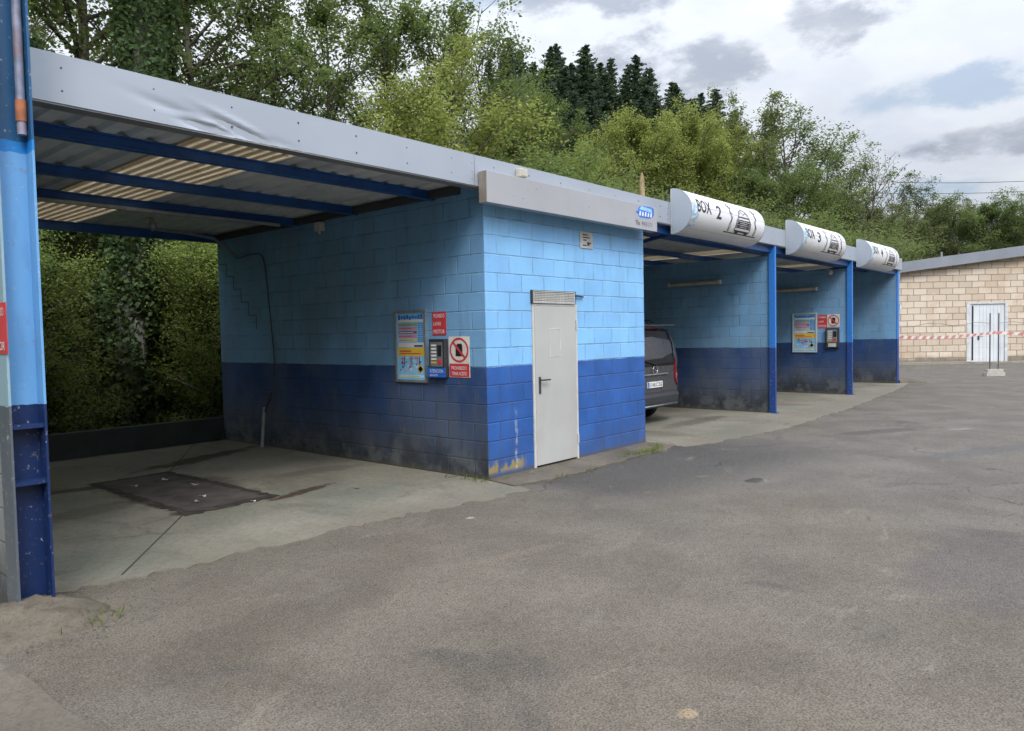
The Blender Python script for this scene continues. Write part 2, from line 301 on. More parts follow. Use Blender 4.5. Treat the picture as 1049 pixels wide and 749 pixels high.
def soil():
    mt, t = newmat('hill_soil'); p = t.pos(); n = t.noise(p, .7, 7, .65)
    c = t.mix(t.ss(n, .35, .65), (.035, .045, .018), (.06, .065, .028)); c = t.mix(t.ss(t.noise(p, 3., 5), .6, .7), c, (.07, .05, .03))
    finish(t, c, .95, 0., t.bump(t.noise(p, 6., 5), .6, .1), .1); return mt
M['soil'] = soil()

# ------------------------------------------------------------------ mesh builder
class MB:
    def __init__(s): s.v = []; s.f = []; s.mi = []; s.sm = []
    def add(s, vs, fs, mi=0, smooth=False):
        b = len(s.v); s.v += [tuple(v) for v in vs]
        for f in fs: s.f.append(tuple(b+i for i in f)); s.mi.append(mi); s.sm.append(smooth)
        return s
    def box(s, x0, x1, y0, y1, z0, z1, mi=0, bev=0.):
        if bev <= 0:
            v = [(x, y, z) for z in (z0, z1) for y in (y0, y1) for x in (x0, x1)]
            return s.add(v, [(0, 2, 3, 1), (4, 5, 7, 6), (0, 1, 5, 4), (2, 6, 7, 3), (0, 4, 6, 2), (1, 3, 7, 5)], mi)
        bm = bmesh.new(); bmesh.ops.create_cube(bm, size=1)
        for v in bm.verts: v.co = Vector(((x0+x1)/2+v.co.x*(x1-x0), (y0+y1)/2+v.co.y*(y1-y0), (z0+z1)/2+v.co.z*(z1-z0)))
        bmesh.ops.bevel(bm, geom=bm.edges[:], offset=bev, segments=2, affect='EDGES', profile=.5)
        bm.verts.index_update(); s.add([v.co[:] for v in bm.verts], [[v.index for v in f.verts] for f in bm.faces], mi); bm.free(); return s
    def obox(s, o, u, v, n, mi=0):            # oriented box from corner o with edge vectors
        o, u, v, n = map(Vector, (o, u, v, n)); vs = [o, o+u, o+u+v, o+v, o+n, o+u+n, o+u+v+n, o+v+n]
        return s.add(vs, [(0, 3, 2, 1), (4, 5, 6, 7), (0, 1, 5, 4), (1, 2, 6, 5), (2, 3, 7, 6), (3, 0, 4, 7)], mi)
    def quad(s, a, b, c, d, mi=0): return s.add([a, b, c, d], [(0, 1, 2, 3)], mi)
    def tube(s, pts, rad, seg=8, mi=0, cap=True, smooth=True):
        pts = [Vector(p) for p in pts]; n = len(pts); rads = rad if isinstance(rad, (list, tuple)) else [rad]*n
        vs = []; prev = None
        for i, p in enumerate(pts):
            d = (pts[min(i+1, n-1)]-pts[max(i-1, 0)])
            d = d.normalized() if d.length > 1e-9 else Vector((0, 0, 1))
            if prev is None: a = d.orthogonal().normalized()
            else:
                a = prev-d*prev.dot(d); a = a.normalized() if a.length > 1e-6 else d.orthogonal().normalized()
            prev = a; b = d.cross(a)
            for k in range(seg):
                q = 2*math.pi*k/seg; vs.append(p+(a*math.cos(q)+b*math.sin(q))*rads[i])
        fs = [(i*seg+k, i*seg+(k+1) % seg, (i+1)*seg+(k+1) % seg, (i+1)*seg+k) for i in range(n-1) for k in range(seg)]
        s.add(vs, fs, mi, smooth)
        if cap: s.add(vs[:seg][::-1], [tuple(range(seg))], mi); s.add(vs[-seg:], [tuple(range(seg))], mi)
        return s
    def lathe(s, o, axis, prof, seg=24, mi=0):    # prof: (distance along axis, radius)
        o = Vector(o); d = Vector(axis).normalized(); a = d.orthogonal().normalized(); b = d.cross(a); vs = []
        for h, r in prof:
            for k in range(seg): q = 2*math.pi*k/seg; vs.append(o+d*h+(a*math.cos(q)+b*math.sin(q))*r)
        return s.add(vs, [(i*seg+k, i*seg+(k+1) % seg, (i+1)*seg+(k+1) % seg, (i+1)*seg+k) for i in range(len(prof)-1) for k in range(seg)], mi, True)
    def prism(s, poly, n, mi=0):               # polygon (3D points) pushed along n
        n = Vector(n); p = [Vector(q) for q in poly]; k = len(p)
        return s.add(p+[q+n for q in p], [tuple(range(k))[::-1], tuple(range(k, 2*k))]+[(i, (i+1) % k, k+(i+1) % k, k+i) for i in range(k)], mi)
    def build(s, name, mats, parent=None):
        if not isinstance(mats, (list, tuple)): mats = [mats]
        me = bpy.data.meshes.new(name); loc = Vector((0, 0, 0))
        off = parent_loc(parent)
        me.from_pydata([(v[0]-off.x, v[1]-off.y, v[2]-off.z) for v in s.v], [], s.f)
        for mm in mats: me.materials.append(mm)
        me.polygons.foreach_set('material_index', s.mi); me.polygons.foreach_set('use_smooth', s.sm)
        uv = me.uv_layers.new(name='UVMap')
        for p in me.polygons:
            n = p.normal; ax = max(range(3), key=lambda i: abs(n[i]))
            for li in p.loop_indices:
                c = s.v[me.loops[li].vertex_index]
                uv.data[li].uv = (c[1], c[2]) if ax == 0 else (c[0], c[2]) if ax == 1 else (c[0], c[1])
        o = bpy.data.objects.new(name, me); C.objects.link(o)
        if parent: o.parent = parent
        return o
LOC = {}
def parent_loc(p):
    v = Vector((0, 0, 0))
    while p: v += p.location; p = p.parent
    return v
def thing(name, label, cat, loc=(0, 0, 0), group=None):
    o = bpy.data.objects.new(name, None); o.empty_display_size = .2; C.objects.link(o); o.location = loc
    return tag(o, label, cat, group)
def tag(o, label, cat, group=None):
    o['label'] = label; o['category'] = cat
    if group: o['group'] = group
    return o
def struct(o, kind='structure'): o['kind'] = kind; return o

def text_geo(body, width=None, height=None, slant=0., bold=0.):
    cu = bpy.data.curves.new('t', 'FONT'); cu.body = body; cu.size = 1; cu.resolution_u = 3; cu.offset = bold
    ob = bpy.data.objects.new('t', cu); C.objects.link(ob); bpy.context.view_layer.update()
    me = bpy.data.meshes.new_from_object(ob.evaluated_get(bpy.context.evaluated_depsgraph_get()))
    bm = bmesh.new(); bm.from_mesh(me); bmesh.ops.triangulate(bm, faces=bm.faces[:])
    bpy.data.objects.remove(ob); bpy.data.curves.remove(cu); bpy.data.meshes.remove(me)
    xs = [v.co.x for v in bm.verts]; ys = [v.co.y for v in bm.verts]; x0, x1, y0, y1 = min(xs), max(xs), min(ys), max(ys)
    kx = width/(x1-x0) if width else None; ky = height/(y1-y0) if height else None
    kx = kx or ky; ky = ky or kx
    for v in bm.verts: v.co = Vector(((v.co.x-x0)*kx+slant*(v.co.y-y0)*ky, (v.co.y-y0)*ky, 0))
    return bm
def text_on(mb, body, o, ux, uy, width=None, height=None, mi=0, off=.002):
    bm = text_geo(body, width, height); o = Vector(o); ux = Vector(ux); uy = Vector(uy); n = ux.cross(uy); bm.verts.index_update()
    mb.add([o+ux*v.co.x+uy*v.co.y+n*off for v in bm.verts], [[v.index for v in f.verts] for f in bm.faces], mi); bm.free()

# ------------------------------------------------------------------ ground and terrain
rng = np.random.default_rng(7)
def hill_h(x, y):
    k = np.clip(y-9.5, 0, 60)*.36
    k = np.where(y > 45, k+np.clip(y-45, 0, 40)*.05, k)
    fall = np.clip((105-x)/40, .15, 1.)                     # the hill runs out towards the right
    return k*fall+np.clip(-34-y, 0, 95)*.42*np.clip((60-x)/40, 0, 1)+np.clip(-46-x, 0, 80)*.34*np.clip((40-y)/30, 0, 1)  # last two terms: unseen rises behind the camera, added to cut low sky light
def terrain():
    xs = np.concatenate([np.linspace(-400, -140, 8), np.linspace(-130, -55, 16), np.linspace(-50, 110, 81), np.linspace(130, 500, 12)])
    ys = np.concatenate([np.linspace(-400, -140, 8), np.linspace(-130, -35, 20), np.linspace(-30, 90, 61), np.linspace(100, 500, 12)])
    Xg, Yg = np.meshgrid(xs, ys); Zg = hill_h(Xg, Yg)-.06
    Zg = np.where(Yg > 9.5, Zg+rng.normal(0, .12, Zg.shape), Zg)
    nx, ny = len(xs), len(ys); mb = MB()
    mb.add(np.stack([Xg, Yg, Zg], -1).reshape(-1, 3).tolist(), [(j*nx+i, j*nx+i+1, (j+1)*nx+i+1, (j+1)*nx+i) for j in range(ny-1) for i in range(nx-1)], 0, True)
    return struct(mb.build('terrain', M['soil']))
terrain()
mb = MB(); mb.quad((-46, -34, -.012), (60, -34, -.012), (60, 7.2, -.012), (-46, 7.2, -.012)); struct(mb.build('ground', M['asphalt']))

def rough_edge(pts, step=.12, amp=.03, seed=1):
    r = random.Random(seed); out = []
    for a, b in zip(pts[:-1], pts[1:]):
        n = max(1, int(math.dist(a, b)/step))
        for i in range(n): k = i/n; out.append((a[0]+(b[0]-a[0])*k+r.uniform(-amp, amp)*.4, a[1]+(b[1]-a[1])*k+r.uniform(-amp, amp)))
    out.append(pts[-1]); return out
def sheet(name, poly, z, mat, h=.03):
    mb = MB(); mb.prism([(x, y, z-h) for x, y in poly], (0, 0, h)); return struct(mb.build(name, mat))
fe = rough_edge([(-4.62, -.20), (-3.64, -.36), (-1.82, -.46), (-.55, -.70), (-.12, -.72), (0.0, -.40)], amp=.06, step=.09, seed=3)
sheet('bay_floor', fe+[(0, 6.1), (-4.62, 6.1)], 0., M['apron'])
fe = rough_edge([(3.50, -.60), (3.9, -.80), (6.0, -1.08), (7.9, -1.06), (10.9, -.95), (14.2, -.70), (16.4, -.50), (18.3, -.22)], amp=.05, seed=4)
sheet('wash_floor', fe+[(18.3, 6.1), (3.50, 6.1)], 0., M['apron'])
fe = rough_edge([(-.10, -.50), (.4, -.56), (1.4, -.62), (2.5, -.55), (3.1, -.62), (3.49, -.50)], .09, .04, seed=5)
sheet('wall_footing', fe+[(3.49, .1), (-.0, .1)], .012, M['concrete_edge'], .05)
fe = rough_edge([(-5.12, -6.0), (-5.07, -2.34), (-5.08, -1.2), (-5.2, -1.0), (-7.5, -.9)], .15, .03, seed=6)
sheet('old_slab', fe+[(-12, -.9), (-12, -6.0)], .004, M['slab'])
sheet('tall_bay_floor', [(-12, -.75), (-4.9, -.55), (-4.87, 6.1), (-12, 6.1)], .002, M['apron'])
# saw-cut joints
mb = MB()
for a, b in (((-2.9, 1.36), (-4.1, -.18)), ((-2.0, 3.7), (-.6, 5.9)), ((-2.05, 3.7), (-1.2, 4.3)), ((-1.2, 4.3), (-.3, 4.7))):
    d = Vector((b[0]-a[0], b[1]-a[1], 0)); n = Vector((-d.y, d.x, 0)).normalized()*.008; pa, pb = Vector((*a, .003)), Vector((*b, .003))
    mb.quad(pa-n, pb-n, pb+n, pa+n)
struct(mb.build('floor_joint', plain('joint_dirt', (.05, .043, .033), .9)))

# lump of concrete at the column foot
def lump_mesh():
    mb = MB(); nu, nv = 34, 18; vs = []
    r = random.Random(2)
    for j in range(nv+1):
        for i in range(nu+1):
            u, v = i/nu, j/nv
            x = -5.9+1.5*u; y = -1.02+.62*v-.06*math.sin(u*3)
            e = min(1, min(u*9, (1-u)*3.5, v*4, (1-v)*9)); e = max(0, e)
            z = -.02+.125*(e**.6)*(.70+.28*r.random()+.25*math.sin(u*7+v*3)+.12*math.sin(u*23+v*9))
            vs.append((x+r.uniform(-.018, .018), y+r.uniform(-.018, .018), z))
    mb.add(vs, [(j*(nu+1)+i, j*(nu+1)+i+1, (j+1)*(nu+1)+i+1, (j+1)*(nu+1)+i) for j in range(nv) for i in range(nu)], 0, True)
    return mb.build('concrete_haunch', M['concrete_edge'])
struct(lump_mesh())
mb = MB(); mb.tube([(17.75, -.02, -.02), (18.2, -.3, -.02), (18.5, -.62, -.03)], [.14, .13, .07], 8); struct(mb.build('kerb_stub', M['concrete_edge']))

# drain sump filled with silt in the bay floor
sp = thing('drain_pit', 'silted dark rectangular drain pit sunk in the bay floor', 'drain', (-2.42, 2.5, 0))
def ragged(x0, x1, y0, y1, amp, seed):
    r = random.Random(seed); out = []; cs = [(x0, y0), (x1, y0+.05), (x1-.04, y1), (x0+.02, y1-.04), (x0, y0)]
    for a, b in zip(cs[:-1], cs[1:]):
        n = int(math.dist(a, b)/.07)
        for k in range(n): q = k/n; out.append((a[0]+(b[0]-a[0])*q+r.uniform(-amp, amp), a[1]+(b[1]-a[1])*q+r.uniform(-amp, amp)))
    return out
mb = MB(); mb.prism([(x, y, -.02) for x, y in ragged(-2.96, -1.93, 1.20, 3.78, .032, 3)], (0, 0, .0245)); mb.build('broken_edge', plain('broken_edge', (.024, .018, .013), .9, 0, .4, .5, .3, 9.), sp)
mb = MB(); mb.prism([(x, y, -.01) for x, y in ragged(-2.88, -2.03, 1.34, 3.64, .020, 5)], (0, 0, .018)); mb.build('silt', plain('silt', (.056, .047, .042), .9, 0, .4, .5, .5, 4., (.03, .025, .02)), sp)
for k, (x, y, w_, col) in enumerate(((-2.66, 3.1, .05, .5), (-2.28, 3.2, .06, .4), (-2.2, 2.6, .05, .35), (-2.45, 1.9, .05, .45), (-2.62, 1.7, .04, .3), (-1.2, .9, .035, .2), (-2.25, 1.22, .03, .6))):
    mb = MB(); pts = [(x+w_*math.cos(q+k)*(.6+.4*math.sin(3*q+k)), y+1.6*w_*math.sin(q+k)*(.7+.3*math.cos(2*q)), .014+.006*math.cos(q*2)) for q in [i*math.tau/9 for i in range(9)]]
    mb.prism(pts, (0, 0, .002)); tag(mb.build('litter_scrap', plain('scrap%d' % k, (col, col*.93, col*.8), .8)), 'pale scrap of litter lying on the bay floor silt', 'litter', 'scraps of litter in the first bay')

# ------------------------------------------------------------------ the car wash building
B = thing('car_wash_building', 'long blue painted block car wash with open bays and flat metal roof', 'building')
L, D, HT = 3.48, 6.05, 3.40
d0, d1, dz0, dz1 = .828, 1.764, .015, 2.215
def part(name, mb, mat, parent=B): return mb.build(name, mat, parent)
mb = MB(); mb.box(0, d0, 0, .2, -.05, HT); mb.box(d1, L, 0, .2, -.05, HT); mb.box(d0, d1, 0, .2, dz1, HT)
fw_ = part('front_wall', mb, [M['wall_front'], M['wall_bay']])
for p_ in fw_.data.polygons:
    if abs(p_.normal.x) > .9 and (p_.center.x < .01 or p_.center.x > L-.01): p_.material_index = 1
mb = MB(); mb.box(0, .2, .2, D, -.05, HT); part('side_wall', mb, M['wall_bay'])
mb = MB(); mb.box(L-.2, L, .2, D, -.05, HT); part('side_wall', mb, M['wall_bay'])
for px in (8.30, 13.20, 17.57):
    mb = MB(); mb.box(px, px+.2, .02 if px < 17 else -.03, D, -.05, 3.12 if px < 17 else 3.3); part('partition_wall', mb, M['wall_bay'])
for px in (8.255, 13.155, 17.62):
    mb = MB()
    if px < 17: mb.box(px, px+.065, -.11, .018, 0, 3.30, 0, .006); mb.box(px-.03, px+.10, -.15, .017, 0, .012)
    else: mb.box(px-.04, px+.14, -.07, -.032, 0, 3.30, 0, .006)
    part('post', mb, M['post'])
mb = MB(); mb.box(-4.65, 0, D, D+.2, -.05, .37); part('low_wall', mb, M['low_wall'])
for a, b in ((3.48, 8.3), (8.5, 13.2), (13.4, 17.57)):
    mb = MB(); mb.box(a, b, D, D+.2, -.05, .37); part('low_wall', mb, M['low_wall'])
# wall of the tall bay on the left
mb = MB(); mb.box(-4.85, -4.65, -.36, D, -.05, 4.7); part('tall_wall', mb, M['wall_outer'])
mb = MB(); mb.box(-12, -4.6, -.6, 6.3, 4.72, 4.78); mb.box(-12, -4.5, -.72, -.61, 4.6, 5.1); part('tall_roof', mb, M['alu'])
# roof sheets, corrugated along y
def corr(x0, x1, y0, y1, z, pitch=.235, h=.035, th=.004):
    mb = MB(); prof = []; x = math.floor(x0/pitch)*pitch
    while x < x1+pitch:
        for dx, dz in ((0, 0), (.49, 0), (.617, h), (.872, h)):
            prof.append((x+dx*pitch, dz))
        x += pitch
    prof = [(max(x0, min(x1, a)), b) for a, b in prof]; q = []
    for a in prof:
        if not q or a[0] > q[-1][0]+1e-5: q.append(a)
    n = len(q); vs = [(a, y, z+b+t_) for t_ in (0, th) for y in (y0, y1) for a, b in q]
    fs = []
    for i in range(n-1):
        fs += [(i, n+i, n+i+1, i+1), (2*n+i, 2*n+i+1, 3*n+i+1, 3*n+i), (i, i+1, 2*n+i+1, 2*n+i), (n+i, 3*n+i, 3*n+i+1, n+i+1)]
    fs += [(0, 2*n, 3*n, n), (n-1, 2*n-1, 4*n-1, 3*n-1)]
    return mb.add(vs, fs)
SK = [(-3.10, -2.15), (5.05, 6.1), (9.0, 9.95), (14.3, 15.2)]
xs = [-4.65]+[v for s_ in SK for v in s_]+[17.85]
for i in range(0, len(xs), 2): part('roof_sheet', corr(xs[i], xs[i+1], -.06, 6.5, 3.405), M['roof_sheet'])
for a, b in SK: part('skylight', corr(a-.02, b+.02, -.06, 6.5, 3.409, .1175, .030), M['fibre'])
# purlins: I sections along x
def ibeam(x0, x1, y, z0, z1, wd=.07):
    mb = MB(); mb.box(x0, x1, y-wd/2, y+wd/2, z0, z0+.012); mb.box(x0, x1, y-wd/2, y+wd/2, z1-.012, z1); mb.box(x0, x1, y-.006, y+.006, z0+.012, z1-.012); return mb
for y, z0 in ((.82, 3.30), (2.30, 3.30), (3.66, 3.30), (5.98, 3.27)):
    part('purlin', ibeam(-4.65, 0 if y > 5 else -.002, y, z0, 3.402, .08), M['blue_steel'])
    part('purlin', ibeam(L, 17.8, y, z0-(.0), 3.402, .08), M['blue_steel'])
mb = MB(); mb.box(L, 17.8, -.02, .06, 3.18, 3.36); part('front_beam', mb, M['blue_steel'])
mb = MB(); mb.box(-.09, -.001, .35, 6.0, 3.315, 3.398); part('shade_strip', mb, M['near_black'])  # added dark strip in place of the shadow between wall top and roof
for a, b in ((4.6, 8.2), (9.3, 13.1), (14.2, 17.5)):                   # diagonal wind braces under the roof
    mb = MB(); mb.tube([(a, .1, 3.25), (b, 5.9, 3.22)], .035, 6); part('brace', mb, M['blue_steel'])
# fascia of folded sheet, the first length dented
def fascia(x0, x1, dent=False):
    mb = MB(); nx = max(2, int((x1-x0)/(.03 if dent else .6))); nz = 14 if dent else 2; z0, z1 = 3.313, 3.645; vs = []
    r = random.Random(5)
    for j in range(nz+1):
        for i in range(nx+1):
            x = x0+(x1-x0)*i/nx; z = z0+(z1-z0)*j/nz; y = -.12+.0035*math.sin(x*2.1)
            if dent:
                def g(cx, cz, sx, sz, a): 
                    u = (x-cx)*math.cos(a)+(z-cz)*math.sin(a); v = -(x-cx)*math.sin(a)+(z-cz)*math.cos(a)
                    return math.exp(-(u/sx)**2-(v/sz)**2)
                y += .050*g(-3.30, 3.352, .16, .020, -.10)-.020*g(-3.32, 3.385, .22, .018, -.12)+.022*g(-3.05, 3.385, .22, .03, -.25)-.014*g(-3.0, 3.42, .3, .022, -.28)+.012*g(-3.5, 3.42, .3, .03, -.2)+.010*g(-2.8, 3.35, .25, .03, -.1)
            vs.append((x, y, z))
    n1_ = nx+1
    mb.add(vs, [(j*n1_+i, j*n1_+i+1, (j+1)*n1_+i+1, (j+1)*n1_+i) for j in range(nz) for i in range(nx)], 0, True)
    mb.box(x0, x1, -.117, -.06, 3.640, 3.648); mb.box(x0, x1, -.112, -.108, 3.32, 3.64)
    mb.box(x0, x1, -.114, .02, 3.300, 3.309, 1)
    return mb
segs = [(-4.648, -.260, True), (-.254, 4.05, False), (4.056, 8.9, False), (8.906, 13.5, False), (13.506, 17.85, False)]
for a, b, dn in segs:
    sc = fascia(a, b, dn)
    k = a+.32
    while k < b-.2:
        for zz in (3.40, 3.555): sc.lathe((k, -.117, zz), (0, -1, 0), [(0, .008), (.007, .007), (.007, 0)], 8, 2)
        k += .62
    for zz in (3.38, 3.46, 3.55): sc.lathe((b-.035, -.117, zz), (0, -1, 0), [(0, .007), (.006, .006), (.006, 0)], 8, 2)
    part('fascia', sc, [M['alu'], M['alu_dark'], M['screw']])
mb = MB(); mb.box(17.85, 17.853, -.12, 6.5, 3.31, 3.645); part('fascia', mb, M['alu'])
# the steel door, its vent, hook
mb = MB(); mb.box(d0+.004, d0+.04, -.012, .12, dz0, 2.045); mb.box(d1-.04, d1-.004, -.012, .12, dz0, 2.045); mb.box(d0+.04, d1-.04, -.012, .12, 2.02, 2.045)
dfr = part('door_frame', mb, M['dull_white'])
mb = MB(); mb.box(d0+.045, d1-.045, -.016, .03, dz0+.02, 2.016, 0, .004)
dr = part('door', mb, M['door'])
mb = MB()
for a, b, c, d in ((1.16, 1.175, 1.38, 1.74), (1.375, 1.39, 1.38, 1.74), (1.175, 1.375, 1.38, 1.395), (1.175, 1.375, 1.725, 1.74)): mb.box(a, b, -.0185, -.0155, c, d)
mb.build('sticker_mark', plain('sticker_mark', (.47, .465, .45), .5), dr)
mb = MB(); mb.box(d0+.10, d0+.135, -.028, -.014, .93, 1.14, 0, .004); mb.tube([(d0+.118, -.02, 1.10), (d0+.118, -.065, 1.10), (d0+.135, -.072, 1.10), (d0+.27, -.068, 1.098)], .010, 8)
mb.build('handle', M['dark_plastic'], dr)
for zz in (.22, 1.72):
    mb = MB(); mb.tube([(d1-.03, -.024, zz), (d1-.03, -.024, zz+.12)], .011, 8); mb.build('hinge', M['dull_white'], dr)
mb = MB(); x0, x1 = d0+.0, d1-.07
mb.box(x0, x1, -.03, .1, 2.052, 2.062); mb.box(x0, x1, -.03, .1, 2.196, 2.206); mb.box(x0, x0+.012, -.03, .1, 2.062, 2.196); mb.box(x1-.012, x1, -.03, .1, 2.062, 2.196); mb.box(x0, x1, .05, .06, 2.062, 2.196, 1)
for k in range(6):
    z = 2.068+k*.0215; mb.add([(x0+.012, -.026, z), (x1-.012, -.026, z), (x1-.012, -.006, z+.019), (x0+.012, -.006, z+.019), (x0+.012, -.024, z-.003), (x1-.012, -.024, z-.003)], [(0, 1, 2, 3), (4, 5, 1, 0)])
for k in range(1, 14): xx = x0+(x1-x0)*k/14; mb.box(xx-.003, xx+.003, -.029, -.024, 2.062, 2.196)
part('vent', mb, [M['dull_white'], M['black']])
mb = MB(); mb.tube([(x1, -.02, 2.16), (x1+.10, -.03, 2.155), (x1+.2, -.02, 2.15)], .011, 6); part('hook', mb, M['dark_plastic'])
mb = MB(); mb.box(x0-.016, x0-.001, -.034, .0, 2.05, 2.21); part('vent_catch', mb, M['dark_plastic'])
# stepped crack in the bay wall
mb = MB(); pts = []; y, z = 6.0, 2.92
while y > 5.0:
    pts += [(y, z), (y-.217, z)]; y -= .217; z -= .21667
pts.append((y, z))
for (a, b), (c, d) in zip(pts[:-1], pts[1:]): mb.obox((-.004, a, b-.006), (.003, 0, 0), (0, c-a if abs(c-a) > .01 else -.012, 0), (0, 0, (d-b) if abs(d-b) > .01 else .012))
part('crack', mb, M['black'])

# ------------------------------------------------------------------ column of the tall bay
P = thing('steel_column', 'heavy blue H-section steel column with rusty pipe inside, left edge', 'column', (-4.75, -.47, 0))
mb = MB(); mb.box(-4.836, -4.662, -.455, -.44, 0, 4.72); mb.build('web', M['gatepost'], P)
for x0, x1 in ((-4.850, -4.836), (-4.662, -4.648)):
    mb = MB(); mb.box(x0, x1, -.57, -.362, 0, 4.72); mb.build('flange', M['flange' if x0 < -4.8 else 'gatepost'], P)
for z in (.82, 1.17):
    mb = MB(); mb.box(-4.836, -4.662, -.56, -.455, z-.012, z+.012); mb.build('stiffener', M['gatepost'], P)
mb = MB(); mb.box(-4.90, -4.61, -.60, -.3, .0, .02); mb.build('base_plate', M['near_black'], P)
mb = MB(); mb.tube([(-4.695, -.515, 4.6), (-4.695, -.515, 2.96)], .026, 12); mb.tube([(-4.695, -.515, 3.17), (-4.695, -.515, 3.04)], .031, 12, 1); mb.tube([(-4.695, -.515, 4.0), (-4.695, -.515, 3.86)], .0275, 12, 1)
mb.build('pipe', [plain('pipe_zinc', (.20, .22, .30), .55, .2, .3, .6, .2, 9., (.30, .11, .05)), plain('pipe_rust', (.34, .12, .055), .8, 0, .3, .4, .3, 9.)], P)
for z, r_ in ((3.53, .03), (3.02, .022)):
    mb = MB(); mb.lathe((-4.85, -.50, z), (-1, 0, 0), [(0, r_), (.05, r_), (.055, r_*.6), (.09, r_*.6), (.09, 0)], 12); mb.build('bolt', M['dark_plastic'], P)

# ------------------------------------------------------------------ rounded box signs
RS, ZS, Y0 = .3425, 3.5055, -.135
def box_sign(x0, x1, word, drawing, label, dirt):
    T = thing('bay_sign', label, 'sign', (x0, -.13, ZS), 'rounded bay signs along the roof edge')
    face = plain('sign_face_'+word[-1], (.66, .66, .68), .35, 0, .05, dirt, 0, 1.3, (.40, .33, .25))
    mb = MB(); N = 28; vs = []
    for x in (x0, x1):
        for k in range(N+1): q = -math.pi/2+math.pi*k/N; vs.append((x, Y0-RS*math.cos(q), ZS+RS*math.sin(q)))
    mb.add(vs, [(k, N+1+k, N+2+k, k+1) for k in range(N)], 0, True)
    mb.box(x0, x1, Y0, Y0+.012, ZS-RS, ZS+RS)
    mb.build('face', face, T)
    for xe, s_ in ((x0-.006, 1), (x1-.006, 1)):
        mb = MB(); poly = [(xe, Y0-(RS+.006)*math.cos(q), ZS+(RS+.006)*math.sin(q)) for q in [-math.pi/2+math.pi*k/N for k in range(N+1)]]
        mb.prism(poly, (.012, 0, 0)); mb.build('end_cap', M['alu'], T)
    def wrap(u, v, off=.003): q = v/RS; return (x0+u, Y0-(RS+off)*math.cos(q), ZS+(RS+off)*math.sin(q))
    def wrapbm(bm, u0, v0, mbx, mi=0):
        vmax = max(v.co.y for v in bm.verts); k = .03
        while k < vmax:
            bmesh.ops.bisect_plane(bm, geom=bm.verts[:]+bm.edges[:]+bm.faces[:], plane_co=(0, k, 0), plane_no=(0, 1, 0)); k += .03
        bm.verts.index_update(); mbx.add([wrap(u0+v.co.x, v0+v.co.y) for v in bm.verts], [[v.index for v in f.verts] for f in bm.faces], mi); bm.free()
    def stroke(mbx, pts, wd=.014, mi=0, off=.004):
        pp = []
        for (a, b), (c, d) in zip(pts[:-1], pts[1:]):
            n = max(1, int(math.hypot(c-a, d-b)/.03)); pp += [(a+(c-a)*i/n, b+(d-b)*i/n) for i in range(n)]
        pp.append(pts[-1]); L_ = []
        for i, (a, b) in enumerate(pp):
            c0 = pp[max(0, i-1)]; c1 = pp[min(len(pp)-1, i+1)]; dx, dy = c1[0]-c0[0], c1[1]-c0[1]; l = math.hypot(dx, dy) or 1
            L_ += [wrap(a-dy/l*wd/2, b+dx/l*wd/2, off), wrap(a+dy/l*wd/2, b-dx/l*wd/2, off)]
        mbx.add(L_, [(2*i, 2*i+1, 2*i+3, 2*i+2) for i in range(len(pp)-1)], mi)
    mb = MB(); wrapbm(text_geo('BOX', .47, .21, .05, .018), .19, -.02, mb); mb.build('lettering', M['black'], T); mb = MB(); wrapbm(text_geo(word[-1], .18, .22, .12, .018), .83, -.06, mb)
    mb.build('lettering', M['black'], T)
    mb = MB(); r = random.Random(word)
    for k in range(26):                                    # washed-out blue bubbles
        u, v = r.uniform(.02, .22), r.uniform(-.26, .14); w_ = r.uniform(.012, .05); h_ = r.uniform(.008, .03)
        mb.add([wrap(u-w_, v-h_, .002+.0001*k), wrap(u+w_, v-h_*.6, .002+.0001*k), wrap(u+w_*.8, v+h_, .002+.0001*k), wrap(u-w_*.7, v+h_*.8, .002+.0001*k)], [(0, 1, 2, 3)])
    mb.build('bubble_print', plain('bubble_blue', (.30, .58, .80), .5, 0, .25), T)
    mb = MB(); stroke(mb, [(.0, .07), (x1-x0, .07)], .007, 0, .002); stroke(mb, [(.0, -.30), (x1-x0, -.30)], .006, 0, .002); mb.build('seam', plain('sign_seam', (.42, .41, .41), .5), T)
    mb = MB(); u = 1.55
    def arc(cu, cv, a, b, t0, t1, n=14): return [(cu+a*math.cos(t0+(t1-t0)*i/n), cv+b*math.sin(t0+(t1-t0)*i/n)) for i in range(n+1)]
    # car seen from the front: roof arch, bonnet, bumper, wheels
    stroke(mb, arc(u+.32, .06, .20, .13, math.pi, 0), .018); stroke(mb, [(u+.12, .06), (u+.04, -.03), (u+.02, -.17), (u+.06, -.19)], .02); stroke(mb, [(u+.52, .06), (u+.60, -.03), (u+.62, -.17), (u+.58, -.19)], .02)
    for k in range(5): stroke(mb, [(u+.08-.01*k, -.0-.03*k), (u+.56+.01*k, -.0-.03*k)], .017)
    stroke(mb, [(u+.10, .05), (u+.54, .05)], .016); stroke(mb, [(u+.05, -.185), (u+.59, -.185)], .03)
    for cx in (u+.14, u+.50): stroke(mb, arc(cx, -.075, .045, .035, 0, math.tau), .018); stroke(mb, [(cx-.06, -.215), (cx+.06, -.215)], .05)
    stroke(mb, arc(u+.24, .09, .06, .05, math.pi, 0), .012); stroke(mb, arc(u+.40, .09, .06, .05, math.pi, 0), .012)
